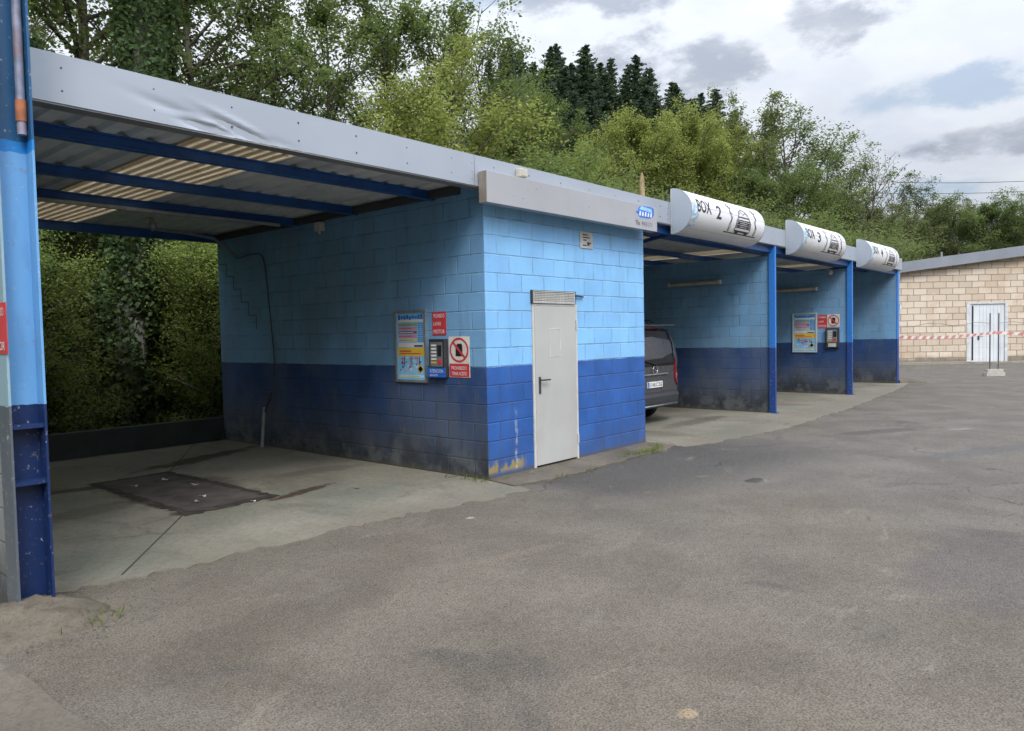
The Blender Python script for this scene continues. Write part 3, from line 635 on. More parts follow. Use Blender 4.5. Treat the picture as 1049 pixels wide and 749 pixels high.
    # brushes to both sides
    for s_, ux in ((-1, u-.17), (1, u+.80)):
        stroke(mb, [(ux, .20), (ux+.03*s_, .10), (ux-.02*s_, .0), (ux+.05*s_, -.10), (ux+.03*s_, -.22)], .02); stroke(mb, [(ux-.06*s_, .05), (ux+.0*s_, -.06), (ux+.0*s_, -.21)], .013)
        stroke(mb, arc(ux-.01, .235, .035, .03, 0, math.tau), .014); stroke(mb, [(ux-.08, .24), (ux, .16), (ux+.10, .22)], .014); stroke(mb, [(ux-.04, .13), (ux+.05, .07)], .012)
    stroke(mb, [(u-.32, -.235), (u+.95, -.235)], .016)
    mb.build('drawing', M['black'], T)
box_sign(4.10, 6.85, 'BOX 2', 0, 'rounded white sign with black BOX 2 lettering and car drawing', .35)
box_sign(8.79, 11.45, 'BOX 3', 0, 'rounded white sign reading BOX 3, between the other two bay signs', .38)
box_sign(13.45, 16.02, 'BOX 4', 0, 'smallest rounded sign, reading BOX 4, rust stained and farthest along the roof', .55)
for xx in (4.02, 8.74, 13.40):
    mb = MB(); pts = [(xx+.02*math.sin(i*1.3), -.08-.02*math.cos(i*2.1), 3.62+.10*math.sin(i/9*math.pi)+.02*math.sin(i*2.)) for i in range(10)]
    mb.tube(pts, .006, 5); part('cable', mb, M['rubber'])

# ------------------------------------------------------------------ flat company sign over the door wall
S = thing('company_sign', 'long flat silver sign panel with blue logo above the grey door', 'sign', (-.2, -.25, 3.12))
mb = MB(); mb.box(-.2, 3.46, -.25, -.135, 3.124, 3.47, 0, .004); r = random.Random(8)
for k in range(9):
    xx, zz = r.uniform(.2, 2.6), r.uniform(3.18, 3.42); mb.lathe((xx, -.2492, zz), (0, -1, 0), [(0, .012), (.002, .009), (.002, 0)], 8, 1)
mb.build('panel', [M['panel'], plain('scuff', (.33, .32, .32), .6)], S)
mb = MB(); mb.box(-.207, -.2005, -.245, -.135, 3.128, 3.466); mb.build('end_plate', M['panel_end'], S)
BL = plain('logo_blue', (.03, .16, .55), .45); LBp = plain('logo_light', (.28, .52, .85), .45)
mb = MB(); y = -.2515; lx, lz = 2.90, 3.30
r = random.Random(12)
mb.add([(lx+.25+(.21+.02*r.random())*math.copysign(abs(math.cos(q))**.5, math.cos(q)), y, lz+.075+.085*math.copysign(abs(math.sin(q))**.6, math.sin(q))+.02*math.cos(q)) for q in [k*math.tau/22 for k in range(22)]], [tuple(range(22))[::-1]], 0)
mb.add([(lx+.07, y-.001, lz+.10), (lx+.42, y-.001, lz+.08), (lx+.40, y-.001, lz+.135), (lx+.12, y-.001, lz+.15)], [(0, 1, 2, 3)], 1)
for k in range(5): mb.add([(lx+.06+k*.075, y-.0015, lz+.015), (lx+.10+k*.075, y-.0015, lz+.015), (lx+.11+k*.075, y-.0015, lz+.075-.012*(k % 2)), (lx+.075+k*.075, y-.0015, lz+.08)], [(0, 1, 2, 3)], 2)
mb.add([(lx-.03, y, lz+.05), (lx+.04, y, lz+.03), (lx+.045, y, lz+.06), (lx, y, lz+.075)], [(0, 1, 2, 3)], 0)
mb.build('logo', [BL, LBp, M['white']], S)
mb = MB(); text_on(mb, 'Tfn.', (2.86, -.2505, 3.175), (1, 0, 0), (0, 0, 1), .13, .065); mb.build('lettering', M['black'], S)
mb = MB(); text_on(mb, '943171', (3.03, -.2505, 3.175), (1, 0, 0), (0, 0, 1), .28, .062); mb.build('lettering', plain('sign_ink', (.10, .11, .16), .5), S)
def small(name, label, cat, mbs, mats, group=None): return tag(mbs.build(name, mats), label, cat, group)
mb = MB(); mb.box(.44, .57, -.20, -.118, 3.50, 3.60, 0, .01); mb.box(.455, .555, -.205, -.199, 3.515, 3.56, 0); mb.tube([(.505, -.15, 3.50), (.505, -.14, 3.475)], .01, 6)
small('junction_box', 'small beige electrical box fixed on the fascia above the silver sign', 'box', mb, plain('beige_box', (.48, .45, .38), .5, 0, .08, .3))
T = thing('wall_plaque', 'small white notice with black print high on the light blue front wall', 'sign', (2.0, 0, 2.9))
mb = MB(); mb.box(1.86, 2.15, -.012, -.001, 2.80, 3.02, 0, .003); mb.build('plate', M['dull_white'], T)
mb = MB()
for k, (a, b) in enumerate(((.2, .6), (.2, .75), (.25, .5), (.55, .85), (.2, .5))): mb.quad(*[(1.86+.29*q, -.0135, 2.97-.035*k+dz) for q, dz in ((a, 0), (b, 0), (b, .016), (a, .016))])
mb.box(2.02, 2.07, -.0145, -.0125, 2.84, 2.885); mb.build('print', M['black'], T)

# ------------------------------------------------------------------ boards on the bay walls (all face -x)
PAL = [plain('ink_%d' % i, c, .5, 0, .08) for i, c in enumerate(((.22, .50, .74), (.02, .12, .48), (.55, .05, .08), (.70, .45, .04), (.58, .26, .42), (.60, .55, .30), (.20, .42, .20), (.66, .64, .62), (.30, .06, .08), (.02, .02, .025), (.42, .66, .78)))]
def price_board(X, ya, yb, z0, z1, label, frame, glass=True, seed=1):
    T = thing('price_board', label, 'notice board', (X, (ya+yb)/2, z0), 'framed price boards on the bay walls'); fw = .03
    def q(mb, u0, u1, v0, v1, mi, k=1):
        a, b = ya-fw-(ya-yb-2*fw)*u0, ya-fw-(ya-yb-2*fw)*u1; c, d = z0+fw+(z1-z0-2*fw)*v0, z0+fw+(z1-z0-2*fw)*v1
        x = X-.012-.0006*k; mb.quad((x, a, c), (x, b, c), (x, b, d), (x, a, d), mi)
    mb = MB(); mb.box(X-.03, X-.001, yb, ya, z0, z0+fw); mb.box(X-.03, X-.001, yb, ya, z1-fw, z1); mb.box(X-.03, X-.001, yb, yb+fw, z0+fw, z1-fw); mb.box(X-.03, X-.001, ya-fw, ya, z0+fw, z1-fw)
    mb.build('frame', frame, T)
    mb = MB(); mb.box(X-.012, X-.001, yb+fw, ya-fw, z0+fw, z1-fw, 0)
    r = random.Random(seed)
    for k in range(9): q(mb, .05+.1*k, .13+.1*k, .905+r.uniform(-.015, .01), .955+r.uniform(-.01, .015), 1)
    q(mb, .05, .95, .86, .895, 7)
    rows = [(.80, 6), (.745, 4), (.685, 8), (.625, 4), (.57, 5)]
    for v, mi in rows:
        q(mb, .05, .72, v, v+.042, mi); q(mb, .08, .60, v+.012, v+.026, 7 if mi == 8 else 9, 2) if mi == 8 else q(mb, .08, .55, v+.016, v+.024, 2, 2)
        for u in (.76, .87): q(mb, u, u+.08, v-.004, v+.04, 1); q(mb, u+.02, u+.06, v+.008, v+.026, 10, 2)
    q(mb, .05, .95, .485, .55, 7); q(mb, .62, .92, .49, .515, 9, 2); q(mb, .02, .98, .355, .475, 3); q(mb, .08, .5, .415, .435, 2, 2); q(mb, .08, .85, .38, .395, 2, 2)
    for k in range(44):
        u, v = r.uniform(.06, .82), r.uniform(.10, .32); q(mb, u, u+r.uniform(.02, .09), v, v+r.uniform(.01, .035), r.choice((7, 7, 9, 1, 2, 10, 4)), 1+k*.05)
    for u in (.18, .45, .72):
        q(mb, u, u+.025, .22, .34, 2, 4); q(mb, u+.06, u+.085, .22, .34, 9, 4)
    for k in range(7): q(mb, .70+.03*k, .76+.03*k, .10+.018*abs(3-k), .22-.018*abs(3-k), 3, 4)
    q(mb, .05, .95, .03, .07, 10, 4); q(mb, .08, .80, .042, .056, 3, 5)
    mb.build('printed_sheet', PAL, T); return T
price_board(0, 1.56, .98, 1.10, 2.00, 'tall colourful price list in dull aluminium frame, left of the prohibition sign', M['steel_grey'], seed=1)
price_board(13.2, 1.37, .75, 1.05, 2.06, 'pale blue price list in white frame on the far bay wall', M['dull_white'], seed=2)
def red_sign(X, ya, yb, z0, z1, words, label):
    T = thing('red_notice', label, 'sign', (X, (ya+yb)/2, z0), 'small red notices beside the boards')
    mb = MB(); mb.box(X-.006, X-.001, yb, ya, z0, z1, 0, .001); mb.build('plate', M['red'], T); n = len(words); h = (z1-z0)/n
    for k, wd in enumerate(words):
        mb = MB(); text_on(mb, wd, (X-.0065, ya-.1*(ya-yb), z1-h*(k+.78)), (0, -1, 0), (0, 0, 1), (ya-yb)*(.8 if k != 1 else .55), h*.5); mb.build('lettering', M['white'], T)
red_sign(0, .88, .64, 1.68, 1.965, ('PROHIBIDO', 'LAVAR', 'MOTOR'), 'small red three-line notice above the dark payment box on bay wall')
red_sign(13.2, .73, .50, 1.66, 2.0, ('PROHIBIDO', 'LAVAR', 'MOTOR'), 'small red notice beside the white frame of the far price list')
red_sign(-4.85, -.27, -.62, 1.62, 1.93, ('PROHIBIDO', 'LAVAR', 'MOTOR'), 'red three-line notice on the wall at the left column')
def ring(mb, X, cy, cz, a, b, wd, mi, n=28):
    vs = []
    for k in range(n):
        q = math.tau*k/n; vs += [(X, cy-a*math.cos(q), cz+b*math.sin(q)), (X, cy-(a-wd)*math.cos(q), cz+(b-wd)*math.sin(q))]
    mb.add(vs, [(2*k, 2*((k+1) % n), 2*((k+1) % n)+1, 2*k+1) for k in range(n)], mi)
def ban_sign(X, ya, yb, z0, z1, label, words):
    T = thing('prohibition_sign', label, 'sign', (X, (ya+yb)/2, z0)); W_, H_ = ya-yb, z1-z0; cy = (ya+yb)/2; red_h = .34 if words else 0
    mb = MB(); mb.box(X-.007, X-.001, yb, ya, z0, z1, 0, .001); mb.build('plate', plain('sign_cream', (.62, .58, .52), .5), T)
    cz = z0+H_*(red_h+(1-red_h)*.5); a = W_*.46; b = min(H_*(1-red_h)*.46, a*1.25)
    mb = MB(); mb.box(X-.0085, X-.0073, cy-a*.36, cy+a*.36, cz-b*.5, cz+b*.42, 1); mb.box(X-.0085, X-.0073, cy-a*.30, cy+a*.2, cz+b*.42, cz+b*.52, 1)
    ring(mb, X-.009, cy, cz, a, b, a*.16, 0); d = .7
    mb.add([(X-.0095, cy+a*(d+.07), cz+b*(d-.07)), (X-.0095, cy+a*(d-.07), cz+b*(d+.07)), (X-.0095, cy-a*(d+.07), cz-b*(d-.07)), (X-.0095, cy-a*(d-.07), cz-b*(d+.07))], [(0, 1, 2, 3)], 0)
    if words: mb.box(X-.0085, X-.0073, yb+.006, ya-.006, z0+.006, z0+H_*red_h, 0)
    mb.build('symbol', [M['red'], M['black']], T)
    if words:
        for k, wd in enumerate(words):
            mb = MB(); text_on(mb, wd, (X-.009, ya-W_*.12, z0+H_*(red_h-.15-.135*k)), (0, -1, 0), (0, 0, 1), W_*.74, H_*.085); mb.build('lettering', M['white'], T)
ban_sign(0, .60, .26, 1.175, 1.66, 'cream and red prohibition sign with crossed-out black can, nearest the wall corner', ('PROHIBIDO', 'TIRAR ACEITE'))
ban_sign(13.2, .50, .20, 1.69, 2.0, 'white prohibition sign over the grey payment box on far bay wall', None)
def pay_box(X, ya, yb, z0, z1, label, foot):
    T = thing('payment_box', label, 'coin box', (X, (ya+yb)/2, z0), 'coin boxes on the bay walls')
    mb = MB(); mb.box(X-.07, X-.001, yb, ya, z0, z1, 0, .008); mb.build('case', M['dark_plastic'], T)
    mb = MB(); W_, H_ = ya-yb, z1-z0; mb.box(X-.074, X-.0705, yb+W_*.12, ya-W_*.1, z0+H_*.28, z1-H_*.08); mb.build('face_plate', M['steel_grey'], T)
    mb = MB(); r = random.Random(3)
    for k in range(6): z = z1-H_*(.16+.09*k); mb.box(X-.076, X-.0745, yb+W_*.5, ya-W_*.18, z-.012, z+.008, 0 if k < 5 else 2)
    mb.box(X-.077, X-.0745, yb+W_*.16, yb+W_*.42, z0+H_*.55, z1-H_*.16, 1); mb.box(X-.077, X-.0745, yb+W_*.16, yb+W_*.40, z0+H_*.34, z0+H_*.46, 3); mb.build('buttons', [M['white'], M['black'], PAL[3], M['red']], T)
    if foot:
        mb = MB(); mb.box(X-.076, X-.0705, yb-.015, ya+.03, z0-.0, z0+H_*.25); mb.build('blue_label', PAL[1], T)
        mb = MB(); text_on(mb, 'ATENCION', (X-.0765, ya-.02, z0+H_*.12), (0, -1, 0), (0, 0, 1), W_*.85, H_*.09); text_on(mb, 'LEER ANTES', (X-.0765, ya-.02, z0+H_*.03), (0, -1, 0), (0, 0, 1), W_*.5, H_*.05); mb.build('lettering', M['white'], T)
    else:
        mb = MB(); mb.box(X-.078, X-.0705, yb+W_*.2, yb+W_*.8, z0+H_*.06, z0+H_*.24); mb.build('coin_tray', M['dull_white'], T)
pay_box(0, .885, .615, 1.175, 1.635, 'dark payment box with blue ATENCION strip between price list and prohibition sign', True)
pay_box(13.2, .52, .20, 1.16, 1.66, 'grey payment box below a white prohibition sign on far bay wall', False)
def tube_light(X, ya, yb, z, label):
    T = thing('tube_light', label, 'lamp', (X, (ya+yb)/2, z), 'tube lights on the bay walls')
    mb = MB(); mb.box(X-.05, X-.001, yb, ya, z-.04, z+.05, 0, .008); mb.build('tray', M['steel_grey'], T)
    mb = MB(); mb.tube([(X-.075, yb+.04, z), (X-.075, ya-.04, z)], .035, 12); mb.build('diffuser', plain('lamp_cover', (.46, .40, .33), .4, 0, .1, .3), T)
    for y in (yb, ya-.05):
        mb = MB(); mb.box(X-.115, X-.05, y, y+.05, z-.045, z+.045, 0, .006); mb.build('end_clip', M['dull_white'], T)
tube_light(8.3, 2.22, 1.0, 2.66, 'unlit tube light on the wall behind the parked van bay')
tube_light(13.2, 1.85, .72, 2.66, 'unlit tube light above the pale blue price list')
T = thing('security_camera', 'small bracketed security camera under the roof of the third bay', 'camera', (13.2, .35, 3.0))
mb = MB(); mb.box(13.16, 13.199, .30, .44, 3.05, 3.12); mb.box(12.75, 13.16, .34, .40, 3.09, 3.11); mb.build('bracket', M['steel_grey'], T)
mb = MB(); mb.lathe((13.05, .37, 3.09), (0, 0, -1), [(0, .05), (.04, .06), (.07, .055), (.1, .035), (.11, 0)], 14); mb.build('dome', M['dull_white'], T)

# ------------------------------------------------------------------ swivel boom, hose, lance tube
T = thing('swivel_boom', 'grey swivelling hose boom hanging from the roof of first bay', 'boom', (-1.75, 4.8, 3.3))
mb = MB(); mb.lathe((-1.6, 4.8, 3.40), (0, 0, -1), [(0, .03), (.06, .03), (.08, .055), (.15, .06), (.17, .03), (.2, 0)], 14); mb.build('swivel', M['steel_grey'], T)
mb = MB(); mb.tube([(-1.6, 4.8, 3.24), (-1.0, 4.95, 3.24), (-.55, 5.1, 3.22), (-.30, 5.2, 3.10), (-.06, 5.35, 2.98)], .022, 8); mb.build('arm', M['steel_grey'], T)
mb = MB(); mb.box(-3.4, -1.9, 3.50, 3.56, 3.245, 3.285, 0, .006); mb.box(-1.9, -.4, 3.50, 3.56, 3.245, 3.285, 0, .006)
small('light_strip', 'long grey unlit light strip under the third roof beam of first bay', 'lamp', mb, M['steel_grey'])
mb = MB(); mb.tube([(-.03, 5.38, 2.97), (-.03, 5.0, 3.0), (-.03, 4.72, 3.0), (-.035, 4.60, 2.93), (-.035, 4.55, 2.78), (-.03, 4.50, 2.4), (-.03, 4.44, 1.9), (-.03, 4.38, 1.35), (-.05, 4.40, .9), (-.07, 4.46, .72)], .008, 8)
small('pressure_hose', 'black pressure hose hanging down the bay wall from the boom', 'hose', mb, plain('hose_grey', (.045, .055, .07), .6))
T = thing('lance_holder', 'slim grey lance standing in its tube against dark blue wall', 'lance', (-.12, 4.6, 0))
mb = MB(); mb.tube([(-.12, 4.66, .0), (-.10, 4.60, .62)], .028, 10); mb.build('tube', M['steel_grey'], T)
mb = MB(); mb.tube([(-.105, 4.62, .5), (-.07, 4.46, .78)], .014, 8); mb.tube([(-.075, 4.47, .74), (-.065, 4.44, .84)], .022, 8); mb.build('lance', M['dark_plastic'], T)
mb = MB(); mb.box(-.09, -.001, 3.02, 3.16, 3.17, 3.29, 0, .008); mb.tube([(-.05, 3.09, 3.17), (-.05, 3.09, 3.13)], .02, 8)
small('switch_box', 'small pale switch box high on the first bay wall below roof', 'box', mb, M['dull_white'])
mb = MB(); mb.box(17.78, 17.95, -.05, .12, 3.02, 3.28, 0, .01); mb.tube([(17.86, .03, 3.02), (17.86, .03, 2.1)], .035, 8)
small('rain_hopper', 'grey rainwater hopper at the far end of the blue building', 'gutter', mb, M['alu'])

# ------------------------------------------------------------------ the van parked in the second bay
def van(cx, ry):
    V = thing('parked_van', 'dark grey compact van parked nose-in in the second bay', 'van', (cx, ry, 0))
    PA = plain('van_paint', (.085, .082, .088), .28, .35, .06, .12, 0, 3., (.09, .085, .075)); GL = plain('van_glass', (.008, .009, .011), .04, 0, .1, 0, 0, 3., spec=.12)
    PL = M['dark_plastic']; CH = plain('chrome', (.55, .55, .56), .2, .9, .05)
    # y station: (y, half width scale, belt z, roof z, bottom z, roof half-width)
    st = [(0.00, .97, .99, 1.18, .40, .84), (.03, 1.0, 1.0, 1.45, .36, .82), (.10, 1.0, 1.0, 1.73, .34, .72), (.22, 1.0, 1.0, 1.80, .32, .66), (1.2, 1.0, 1.0, 1.83, .30, .66), (2.3, 1.0, .98, 1.80, .30, .65),
          (2.75, 1.0, .97, 1.66, .30, .66), (3.25, 1.0, .96, 1.18, .30, .72), (3.45, .99, .95, 1.06, .30, .74), (4.0, .95, .88, .97, .30, .70), (4.25, .88, .74, .84, .32, .62), (4.34, .80, .58, .66, .38, .55)]
    mb = MB(); rows = []
    for y, k, bz, rz, z0, rw in st:
        hw = .88*k
        half = [(.0, z0), (hw*.86, z0), (hw*.97, z0+.10), (hw, (z0+bz)*.5), (hw*.985, bz-.06), (hw*.96, bz), ((hw*.96+rw)/2+.03, (bz+rz)/2+.02), (rw+.02, rz-.07), (rw-.06, rz-.012), (0, rz+.012)]
        rows.append([(cx+a, ry+y, z) for a, z in half]+[(cx-a, ry+y, z) for a, z in half[-2:0:-1]])
    n = len(rows[0]); vs = [v for r in rows for v in r]
    mb.add(vs, [(i*n+k, i*n+(k+1) % n, (i+1)*n+(k+1) % n, (i+1)*n+k) for i in range(len(rows)-1) for k in range(n)], 0, True)
    mb.add(rows[0], [tuple(range(n))]); mb.add(rows[-1], [tuple(range(n))[::-1]])
    mb.build('body', PA, V)
    def X(a): return cx+a
    # rear window following the hatch slope
    def hatch(a, z): 
        yy = np.interp(z, [.4, 1.18, 1.45, 1.73, 1.80], [0, 0, .03, .10, .2]); return (X(a), ry+float(yy), z)
    def plate(pts, off, th=.012): return [Vector(p)+Vector((0, -off, 0)) for p in pts]
    mb = MB(); g = [(-.70, 1.05), (.70, 1.05), (.72, 1.10), (.69, 1.45), (.62, 1.66), (.55, 1.70), (-.55, 1.70), (-.62, 1.66), (-.69, 1.45), (-.72, 1.10)]
    vs = [Vector(hatch(a, z))+Vector((0, -.014, 0)) for a, z in g]; mb.prism(vs, (0, .03, 0)); mb.build('rear_window', GL, V)
    mb = MB(); mb.prism([Vector(hatch(a, z))+Vector((0, -.02, 0)) for a, z in ((-.22, 1.705), (.22, 1.705), (.20, 1.735), (-.20, 1.735))], (0, .02, 0)); mb.build('brake_light', plain('brake_red', (.16, .01, .012), .25), V)
    mb = MB(); mb.box(X(-.62), X(.62), ry-.10, ry+.02, 1.765, 1.79, 0, .008); mb.build('spoiler', PA, V)
    for s_ in (-1, 1):
        mb = MB(); mb.prism([(X(s_*a), ry-.012+b, z) for a, b, z in ((.735, -.012, 1.16), (.882, .045, 1.12), (.890, .04, .70), (.80, -.012, .66), (.73, -.012, .80))], (0, .10, 0)); t_ = mb.build('tail_light', plain('tail_red', (.24, .012, .018), .2, 0, .2), V)
        mb = MB(); mb.prism([(X(s_*a), ry-.018+b, z) for a, b, z in ((.745, 0, .88), (.80, 0, .88), (.80, 0, .80), (.75, 0, .80))], (0, .02, 0)); mb.build('reverse_lamp', M['dull_white'], t_)
        mb = MB(); xx = X(s_*.868)
        for y0, y1, z1a, z1b in ((.35, 1.35, 1.62, 1.64), (1.42, 2.35, 1.64, 1.62)):
            mb.prism([(X(s_*.845), ry+y0, 1.06), (X(s_*.845), ry+y1, 1.06), (X(s_*.725), ry+y1-.05, z1b), (X(s_*.725), ry+y0+.06, z1a)], (s_*.02, 0, .004))
        mb.build('side_window', GL, V)
        mb = MB(); mb.tube([(X(s_*.60), ry+.35, 1.82), (X(s_*.60), ry+.42, 1.88), (X(s_*.60), ry+2.2, 1.88), (X(s_*.60), ry+2.28, 1.80)], .016, 8); mb.build('roof_rail', PL, V)
        for wy in (.72, 3.42):
            wb = MB(); prof = [(0, .17), (0, .26), (.02, .305), (.06, .315), (.13, .315), (.17, .305), (.19, .26), (.19, .17)]
            wb.lathe((X(s_*.885)-s_*0, ry+wy, .315), (-s_, 0, 0), prof, 32); wo = wb.build('wheel', M['rubber'], V)
            wb = MB(); wb.lathe((X(s_*.875), ry+wy, .315), (-s_, 0, 0), [(0, .0), (.0, .05), (.03, .06), (.03, .15), (0, .20), (.16, .20)], 24); wb.build('rim', M['steel_grey'], wo)
        mb = MB(); mb.box(X(s_*.93)-.09, X(s_*.93)+.09, ry+2.72, ry+2.84, 1.02, 1.18, 0, .03); mb.build('mirror', PA, V)
    mb = MB(); mb.prism([(X(a), ry+3.27-.012, 1.17) if 0 else (X(a), y_, z) for a, y_, z in ((-.66, ry+3.27, 1.18), (.66, ry+3.27, 1.18), (.60, ry+2.74, 1.68), (-.60, ry+2.74, 1.68))], (0, .02, .02)); mb.build('windscreen', GL, V)
    mb = MB(); sec = [(-.045, .30), (-.075, .40), (-.085, .50), (-.06, .56), (.02, .58), (.02, .30)]
    ends = []
    for a, b in ((-.90, .22), (-.86, .06), (-.70, 0), (.70, 0), (.86, .06), (.90, .22)): ends.append([(X(a), ry+y_+b, z) for y_, z in sec])
    n = len(sec); mb.add([v for r in ends for v in r], [(i*n+k, (i+1)*n+k, (i+1)*n+(k+1) % n, i*n+(k+1) % n) for i in range(5) for k in range(n)]); mb.add(ends[0], [tuple(range(n))[::-1]]); mb.add(ends[-1], [tuple(range(n))])
    bp = mb.build('bumper', PL, V)
    mb = MB(); mb.tube([(X(-.86), ry+.04, .345), (X(-.7), ry-.075, .345), (X(.7), ry-.075, .345), (X(.86), ry+.04, .345)], .016, 8); mb.build('trim', CH, bp)
    mb = MB(); mb.tube([(X(-.45), ry-.02, .90), (X(.45), ry-.02, .90)], .014, 8); mb.build('tailgate_trim', CH, V)
    mb = MB(); ringpts = [(X(.085*math.cos(q)), ry-.022, 1.0-.02+.07*math.sin(q)) for q in [i*math.tau/20 for i in range(21)]]; mb.tube(ringpts, .008, 6); mb.tube([(X(-.085), ry-.024, .995), (X(.01), ry-.024, .99), (X(-.01), ry-.024, .968), (X(.085), ry-.024, .963)], .007, 6); mb.build('emblem', CH, V)
    mb = MB(); mb.box(X(-.26), X(.26), ry-.022, ry-.002, .66, .77, 0, .003); mb.box(X(-.258), X(-.21), ry-.0235, ry-.0215, .663, .767, 1)
    pl = mb.build('licence_plate', [plain('plate_white', (.70, .70, .68), .4), PAL[1]], V)
    mb = MB(); text_on(mb, '1748 CZG', (X(-.19), ry-.0225, .682), (1, 0, 0), (0, 0, 1), .42, .066); mb.build('lettering', M['black'], pl)
    mb = MB(); mb.tube([(X(.0), ry-.03, 1.02), (X(.0), ry-.04, 1.08), (X(-.38), ry-.035, 1.16)], .010, 6); mb.build('wiper', M['rubber'], V)
    return V
van(5.52, 1.02)

# ------------------------------------------------------------------ tan block building across the yard
def at(px, depth, ph=None):
    k = (px-524.5)/FPX; v = CAM+depth*(Vector((fwd.x, fwd.y, 0)).normalized()+Vector((r0.x, r0.y, 0))*k); return v.x, v.y
fh = Vector((fwd.x, fwd.y, 0)).normalized(); rh = Vector((r0.x, r0.y, 0))
W0 = Vector((*at(990, 32.4), 0))                        # base point on its front wall
TB = thing('storage_building', 'tan block building with grey sloped roof edge and white metal door', 'building', W0)
def fr(s, d, z): return W0+rh*s+fh*d+Vector((0, 0, z))
sl_ = .118*.98; z_at = lambda s: 4.33+sl_*(s-0)
def tan_wall():
    mb = MB(); dw, dh, a, b = 1.78, 2.62, .02, 1.80
    sL, sP, sR = -3.9, 11., 26.
    pk = z_at(sP); segs_ = []
    def panel(s0, s1, za, zb_fn, d=0.):
        n = 4; bot = [fr(s0, d, za), fr(s1, d, za)]; top = [fr(s1, d, zb_fn(s1)), fr(s0, d, zb_fn(s0))]; p = bot+top
        mb.prism(p, fh*.25)
    roof = lambda s: z_at(s) if s <= sP else pk-(s-sP)*sl_
    panel(sL, a, -.1, roof); panel(a, b, dh, roof); panel(b, sP, -.1, roof); panel(sP, sR, -.1, roof)
    mb.prism([fr(sL, .25, -.1), fr(sL, 8, -.1), fr(sL, 8, roof(sL)), fr(sL, .25, roof(sL))], rh*.25)
    mb.prism([fr(sL, 8, -.1), fr(sR, 8, -.1), fr(sR, 8, roof(sR)), fr(sP, 8, pk), fr(sL, 8, roof(sL))], fh*.25)
    mb.prism([fr(sR, .25, -.1), fr(sR, 8, -.1), fr(sR, 8, roof(sR)), fr(sR, .25, roof(sR))], -rh*.25)
    o = mb.build('wall', M['tan'], TB)
    uv = o.data.uv_layers[0]                               # run the courses along this wall's own direction
    for p in o.data.polygons:
        for li in p.loop_indices:
            c = o.data.vertices[o.data.loops[li].vertex_index].co; uv.data[li].uv = (c.dot(rh)+c.dot(fh)*.7, c.z)
    mb = MB()
    for s0, s1 in ((sL-.35, sP), (sP, sR+.35)):
        p = [fr(s0, -.32, roof(s0)-.02), fr(s1, -.32, roof(s1)-.02), fr(s1, -.32, roof(s1)+.42), fr(s0, -.32, roof(s0)+.42)]; mb.prism(p, fh*.06)
        p = [fr(s0, -.26, roof(s0)+.02), fr(s1, -.26, roof(s1)+.02), fr(s1, -.26, roof(s1)+.36), fr(s0, -.26, roof(s0)+.36)]; mb.prism(p, fh*8.8)
    mb.build('roof', plain('roof_grey', (.20, .215, .245), .5, .1, .08, .15, 0, 1.), TB)
    mb = MB(); mb.tube([fr(2.0-3.2, -.2, roof(-1.2)+.40), fr(2.0-3.2, -.2, roof(-1.2)+.62)], .04, 8); mb.build('vent_pipe', M['steel_grey'], TB)
    DR = plain('white_door', (.56, .58, .60), .45, 0, .04, .15, 0, 2.)
    mb = MB(); mb.prism([fr(a, .03, .0), fr(b, .03, .0), fr(b, .03, dh), fr(a, .03, dh)], fh*.12); dd = mb.build('door', DR, TB)
    mb = MB()
    for s0, s1, z0_, z1_ in ((a, a+.16, 0, dh-.06), (b-.12, b, 0, dh-.06), (a, b, dh-.06, dh)): mb.prism([fr(s0, -.02, z0_), fr(s1, -.02, z0_), fr(s1, -.02, z1_), fr(s0, -.02, z1_)], fh*.048)
    mb.build('frame', plain('door_frame_grey', (.48, .49, .50), .5), dd)
    mb = MB(); mb.prism([fr(a+.24, .015, .12), fr(a+.31, .015, .12), fr(a+.31, .015, 2.48), fr(a+.24, .015, 2.48)], fh*.013); mb.build('glass_slit', M['black'], dd)
    mb = MB()
    for k in range(1, 8): s0 = a+.42+k*.155; mb.prism([fr(s0, .022, .05), fr(s0+.012, .022, .05), fr(s0+.012, .022, 2.5), fr(s0, .022, 2.5)], fh*.007)
    mb.build('ribs', plain('door_rib', (.42, .44, .46), .5), dd)
    mb = MB(); mb.prism([fr(a+.50, 0, 1.0), fr(a+.55, 0, 1.0), fr(a+.55, 0, 1.22), fr(a+.50, 0, 1.22)], fh*.028); mb.tube([fr(a+.525, .0, 1.14), fr(a+.525, -.06, 1.14), fr(a+.66, -.06, 1.14)], .014, 6); mb.build('handle', M['dark_plastic'], dd)
    mb = MB(); mb.prism([fr(-4.2, -.55, -.05), fr(a-.1, -.55, -.05), fr(a-.1, -.55, .09), fr(-4.2, -.55, .09)], fh*.53); mb.prism([fr(a-.1, -.55, -.05), fr(26, -.55, -.05), fr(26, -.55, .06), fr(a-.1, -.55, .06)], fh*.53)
    struct(mb.build('pavement', concrete_mat('kerb_concrete', (.22, .20, .165), (.30, .27, .22), wet=.3)))
    mb = MB(); mb.box(0, .3, 0, .12, 0, .2); 
    T = thing('wall_lamp', 'small grey lamp fixed on tan block wall beside the blue building', 'lamp', fr(-2.95, 0, 2.55))
    mb = MB(); mb.prism([fr(-3.02, -.02, 2.45), fr(-2.88, -.02, 2.45), fr(-2.88, -.02, 2.65), fr(-3.02, -.02, 2.65)], fh*.02); mb.build('bracket', M['steel_grey'], T)
    mb = MB(); mb.tube([fr(-2.95, -.02, 2.58), fr(-2.95, -.2, 2.56)], .05, 8); mb.tube([fr(-2.95, -.18, 2.60), fr(-2.95, -.18, 2.42)], [.05, .10], 10); mb.build('lamp_head', M['steel_grey'], T)
tan_wall()

